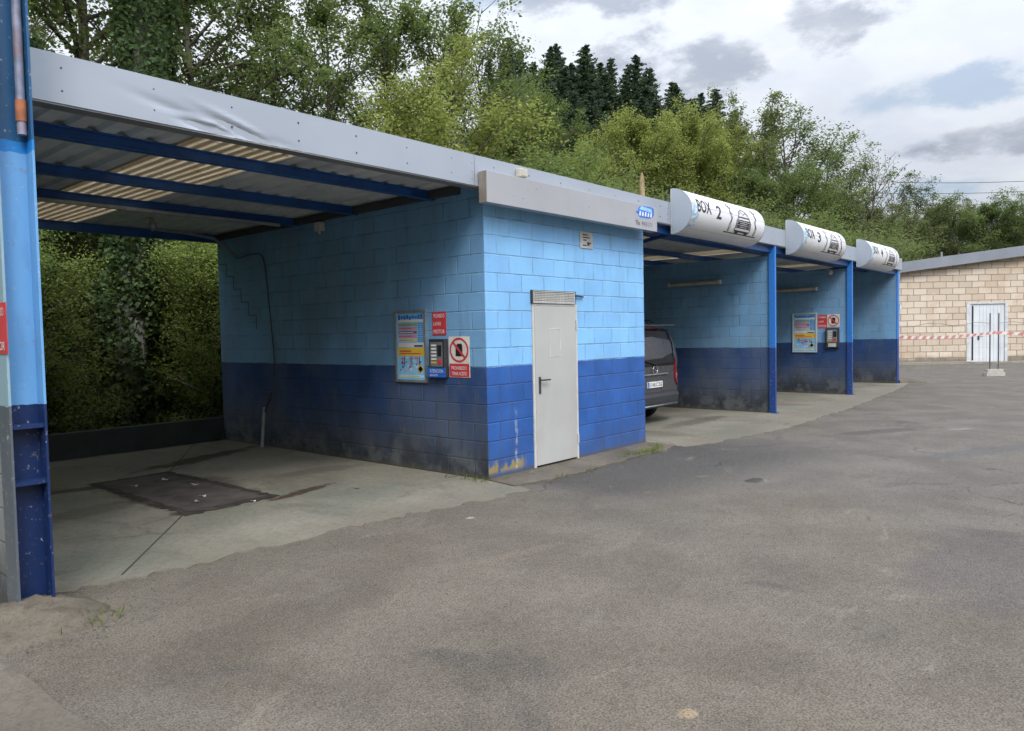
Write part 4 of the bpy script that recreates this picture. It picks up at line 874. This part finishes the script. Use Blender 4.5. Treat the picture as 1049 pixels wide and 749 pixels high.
# ------------------------------------------------------------------ temporary fence panels, foot, tape
Fp = Vector((*at(1019, 24.2), 0))
def fence_panel(p0, p1, label):
    T = thing('mesh_fence', label, 'fence', p0, 'temporary mesh fence panels across the yard'); d = (p1-p0).normalized(); up = Vector((0, 0, 1))
    mb = MB()
    for q in (p0, p1): mb = MB(); mb.tube([q+up*.02, q+up*2.03], .021, 8); mb.build('post', M['galv'], T)
    mb = MB(); n = int((p1-p0).length/.2)
    for k in range(1, n): q = p0+(p1-p0)*k/n; mb.tube([q+up*.16, q+up*1.66], .0018, 3, cap=False)
    for k in range(5): mb.tube([p0+up*(.2+k*.36), p1+up*(.2+k*.36)], .0018, 3, cap=False)
    for z in (1.70,): mb.tube([p0+(p1-p0)*i/8+up*(z+.13*(2*i/8-1)**2*0+.05*math.sin(i*1.7)) for i in range(9)], .008, 5)
    mb.build('mesh', M['galv'], T)
fence_panel(Fp-rh*.14, Fp-rh*3.55-fh*.3, 'mesh fence panel with thin posts between blue building and concrete foot')
fence_panel(Fp+rh*.14, Fp+rh*3.55+fh*.2, 'mesh fence panel running right from the concrete foot past the white door')
mb = MB(); c = Fp; pts = [c+rh*a+fh*b for a, b in ((-.30, -.11), (.30, -.11), (.34, 0), (.30, .11), (-.30, .11), (-.34, 0))]
mb.prism([p+Vector((0, 0, -.01)) for p in pts], (0, 0, .12)); mb.prism([c+(p-c)*.82+Vector((0, 0, .11)) for p in pts], (0, 0, .10))
small('concrete_block', 'whitish concrete block foot holding the two fence posts', 'concrete block', mb, concrete_mat('foot_concrete', (.38, .35, .31), (.50, .47, .42), wet=.25))
def tape():
    mb = MB(); a = Vector((17.72, -.06, 1.30)); bpt = [a, Fp+Vector((0, 0, 1.36))-fh*.03, Fp+rh*3.55+fh*.17+Vector((0, 0, 1.27))]
    wd, pit = .09, .36
    for p, q in zip(bpt[:-1], bpt[1:]):
        d = (q-p); Ln = d.length; n = int(Ln/(pit/2)); dn = d/n; sag = lambda k: Vector((0, 0, -.07*math.sin(math.pi*k/n)))
        for k in range(n):
            s0, s1 = p+dn*k+sag(k), p+dn*(k+1)+sag(k+1); sk = dn*.55; u_ = Vector((0, 0, wd)); nn = Vector((-d.y, d.x, 0)).normalized()*.002
            mb.prism([s0, s1, s1+u_+sk, s0+u_+sk], nn, k % 2)
    return mb.build('barrier_tape', [plain('tape_red', (.48, .19, .17), .5), plain('tape_white', (.58, .53, .48), .5)])
tag(tape(), 'red and white striped barrier tape stretched across the yard before the tan wall', 'tape')

# ------------------------------------------------------------------ power lines
for k, (z0_, z1_) in enumerate(((14.1, 13.2), (13.0, 12.6))):
    a = Vector((*at(690, 62), z0_+1)); b = Vector((*at(1330, 62), z1_+2)); mb = MB()
    mb.tube([a+(b-a)*i/20+Vector((0, 0, -2.2*(1-(2*i/20-1)**2)+.4)) for i in range(21)], .022, 5)
    tag(mb.build('power_line', M['black']), 'thin dark power line crossing the sky, %s of the two' % ('upper' if k == 0 else 'lower'), 'cable')

# ------------------------------------------------------------------ vegetation
def np_mesh(name, V, F4, mat, parent=None, smooth=False, me_only=False):
    me = bpy.data.meshes.new(name); nv, nf = len(V), len(F4)
    me.vertices.add(nv); me.vertices.foreach_set('co', np.ascontiguousarray(V, dtype=np.float32).ravel())
    me.loops.add(nf*4); me.loops.foreach_set('vertex_index', np.ascontiguousarray(F4, dtype=np.int32).ravel())
    me.polygons.add(nf); me.polygons.foreach_set('loop_start', np.arange(nf, dtype=np.int32)*4)
    me.update(calc_edges=True); me.materials.append(mat); return me
def leaves(cent, size, rg, up=.5, aspect=.6, sizevar=.35, droop=0.):
    n = len(cent); nrm = rg.normal(size=(n, 3)); nrm[:, 2] = np.abs(nrm[:, 2])+up; nrm /= np.linalg.norm(nrm, axis=1)[:, None]
    a = rg.normal(size=(n, 3)); a[:, 2] -= droop; a -= nrm*(a*nrm).sum(1)[:, None]; a /= np.linalg.norm(a, axis=1)[:, None]; b = np.cross(nrm, a)
    s = size*(1+rg.uniform(-sizevar, sizevar, n)[:, None])
    fold = nrm*s*.10
    V = np.stack([cent-a*s*.5, cent+b*s*aspect*.5+fold-a*s*.05, cent+a*s*.5, cent-b*s*aspect*.5+fold-a*s*.05], 1).reshape(-1, 3)
    return V, np.arange(n*4).reshape(-1, 4)
def grow(seed, H, cr, base=.25, nprim=22, nsec=5, clump=55, lsize=.1, sig=.3, tr=.16, lean=(0, 0), prof='round', up=.35, bare=0., droop=0., trunk_h=.86, nsub=3, shell=.0):
    rg = np.random.default_rng(seed); r = random.Random(seed); tb = MB()
    n = 9; tp = [Vector((lean[0]*(i/n)**1.3+.10*math.sin(i*1.1+seed), lean[1]*(i/n)**1.3+.10*math.cos(i*1.3+seed), H*trunk_h*i/n)) for i in range(n+1)]
    tp[0] = Vector((0, 0, -.3)); tb.tube(tp, [tr*(1.25 if i == 0 else 1)*(1-.9*i/n)+.012 for i in range(n+1)], 9)
    def trunk_at(t):
        f = t*n; i = min(n-1, int(f)); return tp[i].lerp(tp[i+1], f-i)
    cents = []
    for k in range(nprim):
        t = base+(1-base)*((k+r.random()*.7)/nprim); t = min(t, .995); o = trunk_at(t); az_ = k*2.399+r.uniform(-.5, .5)
        u = (t-base)/(1-base)
        pr = {'round': math.sin(math.pi*min(1, .18+.80*u))**.7, 'cone': 1.05-u*.85, 'tall': .55+.45*math.sin(math.pi*min(1, .15+.8*u)), 'vase': .45+.65*u if u < .75 else 1.15-.6*(u-.75)*2}[prof]
        ln = cr*pr*r.uniform(.72, 1.12); elv = R(8+55*u+r.uniform(-14, 14)); d = Vector((math.cos(az_)*math.cos(elv), math.sin(az_)*math.cos(elv), math.sin(elv)))
        pts = []
        for i in range(6):
            q = i/5; pts.append(o+d*ln*q+Vector((r.uniform(-.06, .06)*ln*q, r.uniform(-.06, .06)*ln*q, (.16*ln*q*q if droop == 0 else -.30*droop*ln*q*q))))
        br = max(.014, tr*(1-t)*.55+.012); tb.tube(pts, [br*(1-.8*i/5)+.004 for i in range(6)], 5, cap=False)
        for j in range(nsec):
            q = .28+.72*(j+r.random())/nsec; f = q*5; i = min(4, int(f)); o2 = pts[i].lerp(pts[i+1], f-i)
            d2 = (d+Vector((r.gauss(0, .75), r.gauss(0, .75), r.gauss(.1, .5)-droop*.5))).normalized(); l2 = ln*r.uniform(.22, .46)*(1.15-.5*q)
            p2 = [o2+d2*l2*z+Vector((0, 0, (.10-.5*droop)*l2*z*z)) for z in (0, .5, 1)]; tb.tube(p2, [br*.45+.003, br*.28+.003, .004], 4, cap=False)
            if r.random() < bare: continue
            for z in range(nsub):
                c_ = p2[0].lerp(p2[2], (z+.6)/nsub); m_ = int(clump*r.uniform(.4, 1.3)/nsub); g = rg.normal(size=(m_, 3))*sig*r.uniform(.6, 1.2); g[:, 2] *= .62
                if droop: g[:, 2] -= np.abs(rg.normal(size=m_))*droop*.5
                cents.append(np.array(c_)[None]+g)
    cen = np.concatenate(cents) if cents else np.zeros((1, 3)); V, F = leaves(cen, lsize, rg, up+.45, droop=droop)
    return tb, (V, F)
BARK = bark_mat('bark', (.055, .045, .035), (.12, .105, .085)); BARKL = bark_mat('pale_bark', (.13, .125, .11), (.24, .23, .21))
LM = {'deep': leaf_mat('leaf_deep', (.080, .116, .042), (.110, .152, .056), (.155, .195, .080)),
      'mid': leaf_mat('leaf_mid', (.100, .145, .046), (.135, .182, .058), (.175, .22, .085)),
      'lime': leaf_mat('leaf_lime', (.215, .245, .060), (.265, .300, .078), (.30, .325, .11)),
      'olive': leaf_mat('leaf_olive', (.105, .130, .055), (.135, .158, .068), (.165, .185, .09)),
      'grey': leaf_mat('leaf_grey', (.050, .075, .035), (.07, .095, .042), (.10, .12, .06)),
      'ivy': leaf_mat('leaf_ivy', (.040, .070, .028), (.056, .092, .036), (.085, .125, .055), .3),
      'pine': leaf_mat('needle', (.030, .052, .038), (.044, .070, .048), (.062, .090, .060), .2),
      'bush': leaf_mat('leaf_bush', (.150, .200, .050), (.195, .25, .065), (.23, .28, .09), .55)}
PROTO = {}
def proto(key, **kw):
    tb, (V, F) = grow(**kw); tm = tb.build('trunk', BARK); me_t = tm.data; bpy.data.objects.remove(tm)
    PROTO[key] = (me_t, np_mesh('crown', V, F, LM['mid']), kw['H'])
def tree(key, px, depth, ytop, label, group, leaf='mid', wide=1., rot=None, name='broadleaf_tree', bark=None, H=None, tilt=0.):
    x, y = at(px, depth); z = float(hill_h(np.array(x), np.array(y))); hor = 341.8-.0201*(px-524.5)
    ztop = CAM.z+(hor-ytop)/FPX*depth if H is None else z+H; me_t, me_c, h0 = PROTO[key]; s = (ztop-z)/h0
    T = thing(name, label, 'tree', (x, y, z-.05), group)
    for nm, me, mt in (('trunk', me_t, bark or BARK), ('crown', me_c, LM[leaf])):
        o = bpy.data.objects.new(nm, me); C.objects.link(o); o.parent = T; o.material_slots[0].link = 'OBJECT'; o.material_slots[0].material = mt
    T.scale = (s*wide, s*wide, s); T.rotation_euler = (tilt*math.sin(px), tilt*math.cos(px*1.7), rot if rot is not None else (px*1.37) % 6.28); return T
proto('bigA', seed=11, H=13., cr=4.3, base=.27, nprim=34, nsec=7, clump=210, lsize=.125, sig=.26, tr=.22, up=.45)
proto('bigB', seed=12, H=13., cr=3.8, base=.18, nprim=28, nsec=6, clump=140, lsize=.125, sig=.22, tr=.18, prof='tall', up=.4)
proto('airy', seed=13, H=13., cr=3.6, base=.26, nprim=30, nsec=6, clump=125, lsize=.12, sig=.20, tr=.15, prof='tall', bare=.08)
proto('round', seed=14, H=11., cr=4.4, base=.10, nprim=40, nsec=7, clump=200, lsize=.125, sig=.25, tr=.2, up=.5)
proto('droop', seed=15, H=9., cr=3.6, base=.15, nprim=26, nsec=7, clump=170, lsize=.12, sig=.20, tr=.14, droop=.75, prof='vase')
proto('sparse', seed=16, H=12., cr=3.2, base=.25, nprim=28, nsec=6, clump=105, lsize=.12, sig=.24, tr=.12, prof='tall', bare=.3)
proto('twig', seed=17, H=10., cr=2.8, base=.25, nprim=26, nsec=6, clump=7, lsize=.14, sig=.3, tr=.10, prof='vase', bare=.6)
proto('shrub', seed=18, H=4., cr=2.1, base=.04, nprim=26, nsec=6, clump=260, lsize=.062, sig=.26, tr=.06, up=.5, trunk_h=.8)

# trees right behind the first bay
tree('bigA', 100, 17.5, 0, 'big leafy tree rising behind the left end of the metal roof', None, 'deep', H=13.5)
tree('airy', 205, 19, 0, 'tall broadleaf tree with slanting bare limb above the dented fascia', None, 'deep', .95, H=13.8)
tree('airy', 285, 20.5, -35, 'loose-crowned tree rising above the middle of the first bay roof', None, 'mid', 1.1)
tree('bigB', 345, 22.5, -25, 'dense tall tree right of the loose-crowned one over the fascia', None, 'deep', 1.0)
tree('airy', 405, 24, -8, 'open tree with sky gaps above the right end of first bay', None, 'deep', 1.05)
tree('airy', 462, 25, 2, 'slender open tree just left of the sky, tallest near the pines', None, 'mid', 1.0)
tree('sparse', 497, 26, 22, 'thin sparse tree at the left border of the open sky', None, 'deep', 1.0)
tree('round', 330, 26, 115, 'rounded mid-green tree low behind the first bay roof', None, 'mid', 1.0)
tree('round', 425, 29, 120, 'broad tree half hidden below the open crowns left of the pines', None, 'deep', 1.0)
tree('airy', 30, 27, 0, 'leafy tree far left behind the steel column', None, 'deep', H=12)
tree('droop', 468, 19.5, 98, 'bright lime tree with leaning plume branches behind fascia seam', None, 'lime', 1.0, 1.0)
tree('droop', 415, 18.5, 122, 'smaller lime plume tree left of the bright leaning one', None, 'lime', .95, 3.2)
tree('round', 548, 33, 92, 'drooping mid-green tree in front of the dark pines, above the silver sign', None, 'mid', .75)
tree('round', 508, 34, 118, 'dull green tree between lime plumes and the pines', None, 'mid', .8)
# light green stand in the middle
tree('round', 606, 37, 148, 'small lime tree at foot of the dark pines', None, 'lime', .75)
tree('round', 655, 40, 118, 'large rounded yellow-green tree before the pines', None, 'lime', .92, 2.)
tree('round', 703, 42, 116, 'yellow-green tree behind the BOX 2 sign', None, 'lime', .85, 4.)
tree('round', 742, 43, 140, 'soft green tree just above the right half of the BOX 2 sign', None, 'lime', .8)
tree('airy', 742, 46, 112, 'tall thin green tree between lime stand and open crowns', None, 'olive', .9)
tree('airy', 778, 44, 112, 'open tree with feathery top right of the lime stand', None, 'olive', 1.0)
tree('sparse', 805, 45, 110, 'tallest sparse tree against the clouds right of the lime stand', None, 'deep', 1.15)
tree('sparse', 848, 46, 138, 'sparse tree with thin crown above the BOX 3 sign', None, 'deep', 1.15)
tree('sparse', 873, 48, 156, 'small sparse tree left of the bare twigs', None, 'olive', 1.1)
tree('twig', 893, 47, 165, 'nearly leafless twiggy tree against pale sky', None, 'olive', 1.0)
tree('twig', 912, 49, 185, 'low bare twig tree right of the leafless one', None, 'olive', 1.0)
tree('round', 770, 41, 168, 'dense green tree low between BOX 2 and BOX 3 signs', None, 'deep', .85)
tree('round', 815, 42, 172, 'dense dark green tree behind the BOX 3 sign', None, 'mid', .85)
tree('round', 858, 44, 190, 'olive tree low above the gap between BOX 3 and BOX 4', None, 'olive', .8)
tree('round', 895, 50, 208, 'olive-brown tree behind the BOX 4 sign', None, 'olive', .8)
tree('airy', 937, 56, 188, 'dark open tree left of the far right tree line', None, 'grey', 1.1)
for px, dp, yt, key, lf in ((925, 54, 222, 'round', 'olive'), (962, 57, 205, 'round', 'olive'), (985, 58, 210, 'airy', 'grey'), (1012, 53, 203, 'round', 'deep'), (1040, 52, 205, 'airy', 'deep'), (1030, 56, 222, 'round', 'deep'), (1065, 53, 214, 'round', 'mid'), (1100, 55, 205, 'round', 'deep'), (950, 60, 235, 'round', 'grey')):
    tree(key, px, dp, yt, 'tree in the far right row behind the tan block building', 'trees behind the tan building', lf, .95)
for px, dp, yt, lf in ((560, 27, 174, 'mid'), (598, 29, 192, 'olive'), (725, 34, 222, 'mid'), (768, 36, 222, 'olive'), (812, 37, 232, 'mid'), (850, 40, 240, 'olive'), (885, 43, 246, 'mid')):
    tree('shrub', px, dp, yt, 'bushy shrub peeping over the roof edge of the wash bays', 'shrubs along the rear of the roof', lf, 1.25, name='shrub')
# greenery seen through the open back of the first bay
sh = [(-3.7, 8.4, 4.0, 'mid', 'dark leafy shrub at the left of the open bay back'), (-2.5, 8.0, 3.3, 'bush', 'shrub between the two ivy trunks behind the bay'), (-1.3, 10.6, 5.0, 'deep', 'tall shrub behind the thick ivy trunk'),
      (.85, 8.0, 3.7, 'bush', 'bright green shrub right of the ivy trunk in the bay opening'), (1.95, 8.1, 3.6, 'bush', 'light green shrub against the bay opening right edge'), (1.1, 10.4, 5.2, 'bush', 'taller green shrub at the back of the bay opening'),
      (2.8, 10.4, 5.2, 'mid', 'shrub standing behind the blue block room'), (-4.9, 10.2, 5.0, 'deep', 'shrub behind the left tall bay wall'), (.2, 12.2, 6.0, 'bush', 'tall dark shrub farthest back through the bay opening'), (-2.9, 12.5, 6.2, 'deep', 'tall dark shrub far back left in the bay opening')]
for k, (x, y, h, lf, lab) in enumerate(sh):
    me_t, me_c, h0 = PROTO['shrub']; z = float(hill_h(np.array(x), np.array(y))); T = thing('shrub', lab, 'shrub', (x, y, z-.05), 'shrubs behind the first bay')
    for nm, me, mt in (('trunk', me_t, BARK), ('crown', me_c, LM[lf])):
        o = bpy.data.objects.new(nm, me); C.objects.link(o); o.parent = T; o.material_slots[0].link = 'OBJECT'; o.material_slots[0].material = mt
    T.scale = (h/h0*.9, h/h0*.9, h/h0); T.rotation_euler = (0, 0, k*1.1)
def ivy_trunk(x, y, H, r, seed, label, lean=0., crown=True):
    T = thing('ivy_tree', label, 'tree', (x, y, 0), 'ivy-clad trunks behind the first bay'); rg = np.random.default_rng(seed); n = 10
    tb = MB(); tb.tube([(x+lean*i/n+.05*math.sin(i), y+.05*math.cos(i*1.4), -.2+H*i/n) for i in range(n+1)], [r*(1.2 if i == 0 else 1-.45*i/n) for i in range(n+1)], 10); tb.build('trunk', BARKL, T)
    N = int(2300*H*r*4.2/1.5); h = rg.uniform(0, H*.93, N); th = rg.uniform(0, 2*np.pi, N)
    lump_ = r*1.15+.10*np.sin(h*2.2+th*2+seed)+.06*np.sin(h*5+th*3)+np.abs(rg.normal(0, .08, N))
    V, F = leaves(np.stack([lean*h/H+lump_*np.cos(th), lump_*np.sin(th), h], 1), .095, rg, .2, .85)
    o = bpy.data.objects.new('ivy', np_mesh('ivy', V, F, LM['ivy'])); C.objects.link(o); o.parent = T
    if crown:                                              # the leafy head above the roof
        me_t, me_c, h0 = PROTO['bigA']; o = bpy.data.objects.new('crown', me_c); C.objects.link(o); o.parent = T; s = H/h0*.62; o.scale = (s*.8, s*.8, s); o.location.z = 6.0; o.material_slots[0].link = 'OBJECT'; o.material_slots[0].material = LM['deep']
ivy_trunk(-.62, 8.6, 10.5, .30, 3, 'thick ivy-clad trunk in the middle of the bay opening', .9)
ivy_trunk(-1.75, 8.9, 7.5, .20, 4, 'darker ivy-clad trunk left in the bay opening', -.2, False)
ivy_trunk(.28, 9.4, 8.5, .13, 5, 'slim pale trunk with ivy right of the thick one', .5, False)
for k, (x, y) in enumerate(((-1.25, 9.9), (-2.1, 8.3), (-2.35, 9.2))):
    mb = MB(); mb.tube([(x+.03*math.sin(i*2+k), y, -.1+i*.9) for i in range(6)], [.035-.004*i for i in range(6)], 7)
    tag(mb.build('bare_stem', plain('birch_%d' % k, (.30, .29, .26), .85, 0, .3, .4, .3, 7.)), 'thin pale bare stem among the dark ivy behind the bay', 'tree', 'thin pale stems behind the bay')
mb = MB(); x, y = at(661, 23.5); zb = float(hill_h(np.array(x), np.array(y))); zt = CAM.z+(338-178)/FPX*23.5
mb.tube([(x, y, zb-.2), (x+.04, y, (zb+zt)/2), (x-.03, y+.02, zt-.25), (x-.05, y, zt)], [.11, .10, .085, .03], 9)
tag(mb.build('broken_stem', plain('dead_wood', (.24, .18, .10), .9, 0, .25, .3, .4, 6.)), 'broken yellowish dead stem sticking up behind the silver sign', 'tree stump')

# dark pines on the ridge
def pine_mesh(seed, H=17.):
    rg = np.random.default_rng(seed); r = random.Random(seed); tb = MB(); tb.tube([(0, 0, -.5), (.1, 0, H*.5), (0, .05, H)], [.22, .13, .015], 7); cents = []; dirs = []
    nb = 210
    for k in range(nb):
        t = .10+.89*(k+r.random())/nb; z = H*t; ln = (3.3*(1-t)**.8+.10)*r.uniform(.55, 1.15)*(1.25 if r.random() < .12 else 1); a = k*2.4+r.uniform(-.6, .6); up_ = .45*t-.10+r.uniform(-.12, .12)
        for q in np.linspace(.12, 1., max(3, int(ln*4.5))):
            p = np.array([math.cos(a)*ln*q, math.sin(a)*ln*q, z+ln*q*up_-.16*ln*q*q]); m_ = 17
            cents.append(p+rg.normal(size=(m_, 3))*np.array([.17, .17, .09])*min(1., .22+ln*.6)); dirs.append(np.tile([math.cos(a), math.sin(a), .45], (m_, 1)))
    c = np.concatenate(cents); d = np.concatenate(dirs)+rg.normal(size=(len(c), 3))*.55; d /= np.linalg.norm(d, axis=1)[:, None]
    nrm = rg.normal(size=c.shape); nrm -= d*(nrm*d).sum(1)[:, None]; nrm /= np.linalg.norm(nrm, axis=1)[:, None]
    s = rg.uniform(.20, .42, (len(c), 1))*np.clip(1.35-c[:, 2:3]/H*.75, .45, 1); wv = nrm*s*.24
    V = np.stack([c-d*s*.5, c+wv, c+d*s*.5, c-wv], 1).reshape(-1, 3)
    o = tb.build('trunk', BARK); mt = o.data; bpy.data.objects.remove(o)
    return mt, np_mesh('crown', V, np.arange(len(V)).reshape(-1, 4), LM['pine']), H
for k in range(5): PROTO['pine%d' % k] = pine_mesh(40+k)
pts = [(512, 62, 74), (522, 58, 76), (535, 44, 78), (549, 55, 80), (560, 54, 76), (571, 58, 82), (583, 50, 78), (597, 52, 80), (609, 66, 76), (618, 70, 84), (628, 60, 78), (640, 72, 82), (650, 62, 76), (661, 76, 84), (670, 80, 80), (680, 68, 78), (694, 86, 80), (704, 98, 84), (714, 97, 80), (726, 94, 82), (746, 114, 84), (736, 110, 86)]
for i, (px, yt, dp) in enumerate(pts):
    tree('pine%d' % (i*3 % 5), px, dp, yt, 'dark conifer in the pine stand on the hill ridge', 'dark pines on the ridge', 'pine', 1.05+.35*((i*7) % 5)/5, name='pine_tree', tilt=.05)
for i, (px, yt, dp) in enumerate(((518, 72, 70), (542, 66, 72), (556, 74, 71), (577, 70, 72), (590, 66, 73), (603, 62, 75), (612, 80, 73), (633, 78, 75), (645, 82, 74), (666, 86, 76), (687, 92, 77), (721, 104, 78), (505, 95, 66), (528, 88, 66), (545, 92, 67), (563, 96, 66), (580, 90, 68), (598, 94, 67), (617, 98, 69), (637, 102, 70), (656, 104, 70), (676, 108, 71), (697, 116, 72), (718, 126, 73))):
    tree('pine%d' % ((i*2+1) % 5), px, dp, yt, 'dark conifer in the pine stand on the hill ridge', 'dark pines on the ridge', 'pine', 1.45, name='pine_tree', tilt=.05)
# undergrowth that clothes the slope
def undergrowth():
    rg = np.random.default_rng(5); n = 5200; x = rg.uniform(-25, 85, n); y = 8.2+rg.uniform(0, 1, n)**1.5*58; z = hill_h(x, y); s = .35+.9*rg.random(n)
    far = (y > 20); k = 26; cen = np.repeat(np.stack([x, y, z], 1), k, 0)+rg.normal(size=(n*k, 3))*np.repeat(s, k)[:, None]*np.array([.55, .55, .35])+np.array([0, 0, .4])
    nr = ((cen[:, 0] < 7) & (cen[:, 1] < 17))[:, None]; V, F = leaves(cen, np.where(nr, .085, .24), rg, .5); o = bpy.data.objects.new('undergrowth', np_mesh('undergrowth', V, F, LM['deep'])); C.objects.link(o); struct(o, 'stuff'); o['label'] = 'low green undergrowth covering the slope behind the bays'; o['category'] = 'undergrowth'
undergrowth()
def grass():
    rg = np.random.default_rng(9); sp_ = [(2.35, -.42, 30), (2.55, -.50, 60), (2.72, -.52, 60), (2.85, -.55, 35), (3.05, -.45, 40), (3.2, -.3, 25), (2.15, -.45, 18), (-.10, .28, 12), (-.08, .12, 18), (-.12, .5, 12), (.1, -.12, 10), (-4.60, -1.0, 30), (-4.5, -.95, 20), (.55, -.55, 14), (1.2, -.6, 10), (-.1, -.02, 16)]
    V = []; F = []
    for x, y, n in sp_:
        for k in range(n):
            bx, by = x+rg.normal(0, .07), y+rg.normal(0, .035); a = rg.uniform(0, 6.28); h = rg.uniform(.02, .085); l = rg.uniform(.01, .06); w_ = .004; dx, dy = math.cos(a), math.sin(a); b = len(V)
            V += [(bx-dy*w_, by+dx*w_, 0), (bx+dy*w_, by-dx*w_, 0), (bx+dx*l+dy*w_*.4, by+dy*l-dx*w_*.4, h), (bx+dx*l-dy*w_*.4, by+dy*l+dx*w_*.4, h)]; F.append((b, b+1, b+2, b+3))
    o = bpy.data.objects.new('grass', np_mesh('grass', np.array(V), np.array(F), leaf_mat('grass_blade', (.10, .15, .02), (.13, .18, .03), (.18, .2, .05)))); C.objects.link(o); struct(o, 'stuff'); o['label'] = 'weedy grass tufts along the foot of the blue wall'; o['category'] = 'grass'
grass()
def grit():
    rg = np.random.default_rng(21); P_ = []
    for k in range(200): P_.append((rg.uniform(-5.5, 4.5), rg.uniform(-5.2, -.9), rg.uniform(.003, .008)))
    for k in range(220): x = rg.uniform(-4.5, 3.4); P_.append((x, -.62+rg.normal(0, .16)-.05*max(0, x), rg.uniform(.003, .009)))
    for k in range(90): P_.append((-4.7+rg.normal(0, .35), -1.05+abs(rg.normal(0, .12))*-1, rg.uniform(.003, .009)))
    V = []; F = []
    for x, y, r in P_:
        b = len(V); a = rg.uniform(0, 6.28); pts = [(x+r*math.cos(a+q)*rg.uniform(.7, 1.3), y+r*math.sin(a+q)*rg.uniform(.7, 1.3)) for q in (0, 1.57, 3.14, 4.71)]
        V += [(u, v, -.012) for u, v in pts]+[(x+(u-x)*.6, y+(v-y)*.6, -.011+r*.8) for u, v in pts]
        F += [(b+4, b+5, b+6, b+7)]+[(b+k, b+(k+1) % 4, b+4+(k+1) % 4, b+4+k) for k in range(4)]
    o = bpy.data.objects.new('grit', np_mesh('grit', np.array(V), np.array(F), plain('grit_stone', (.085, .074, .060), .9, 0, .5, 0, 0, 40.))); C.objects.link(o); struct(o, 'stuff'); o['label'] = 'loose grit scattered over the worn tarmac'; o['category'] = 'grit'
grit()
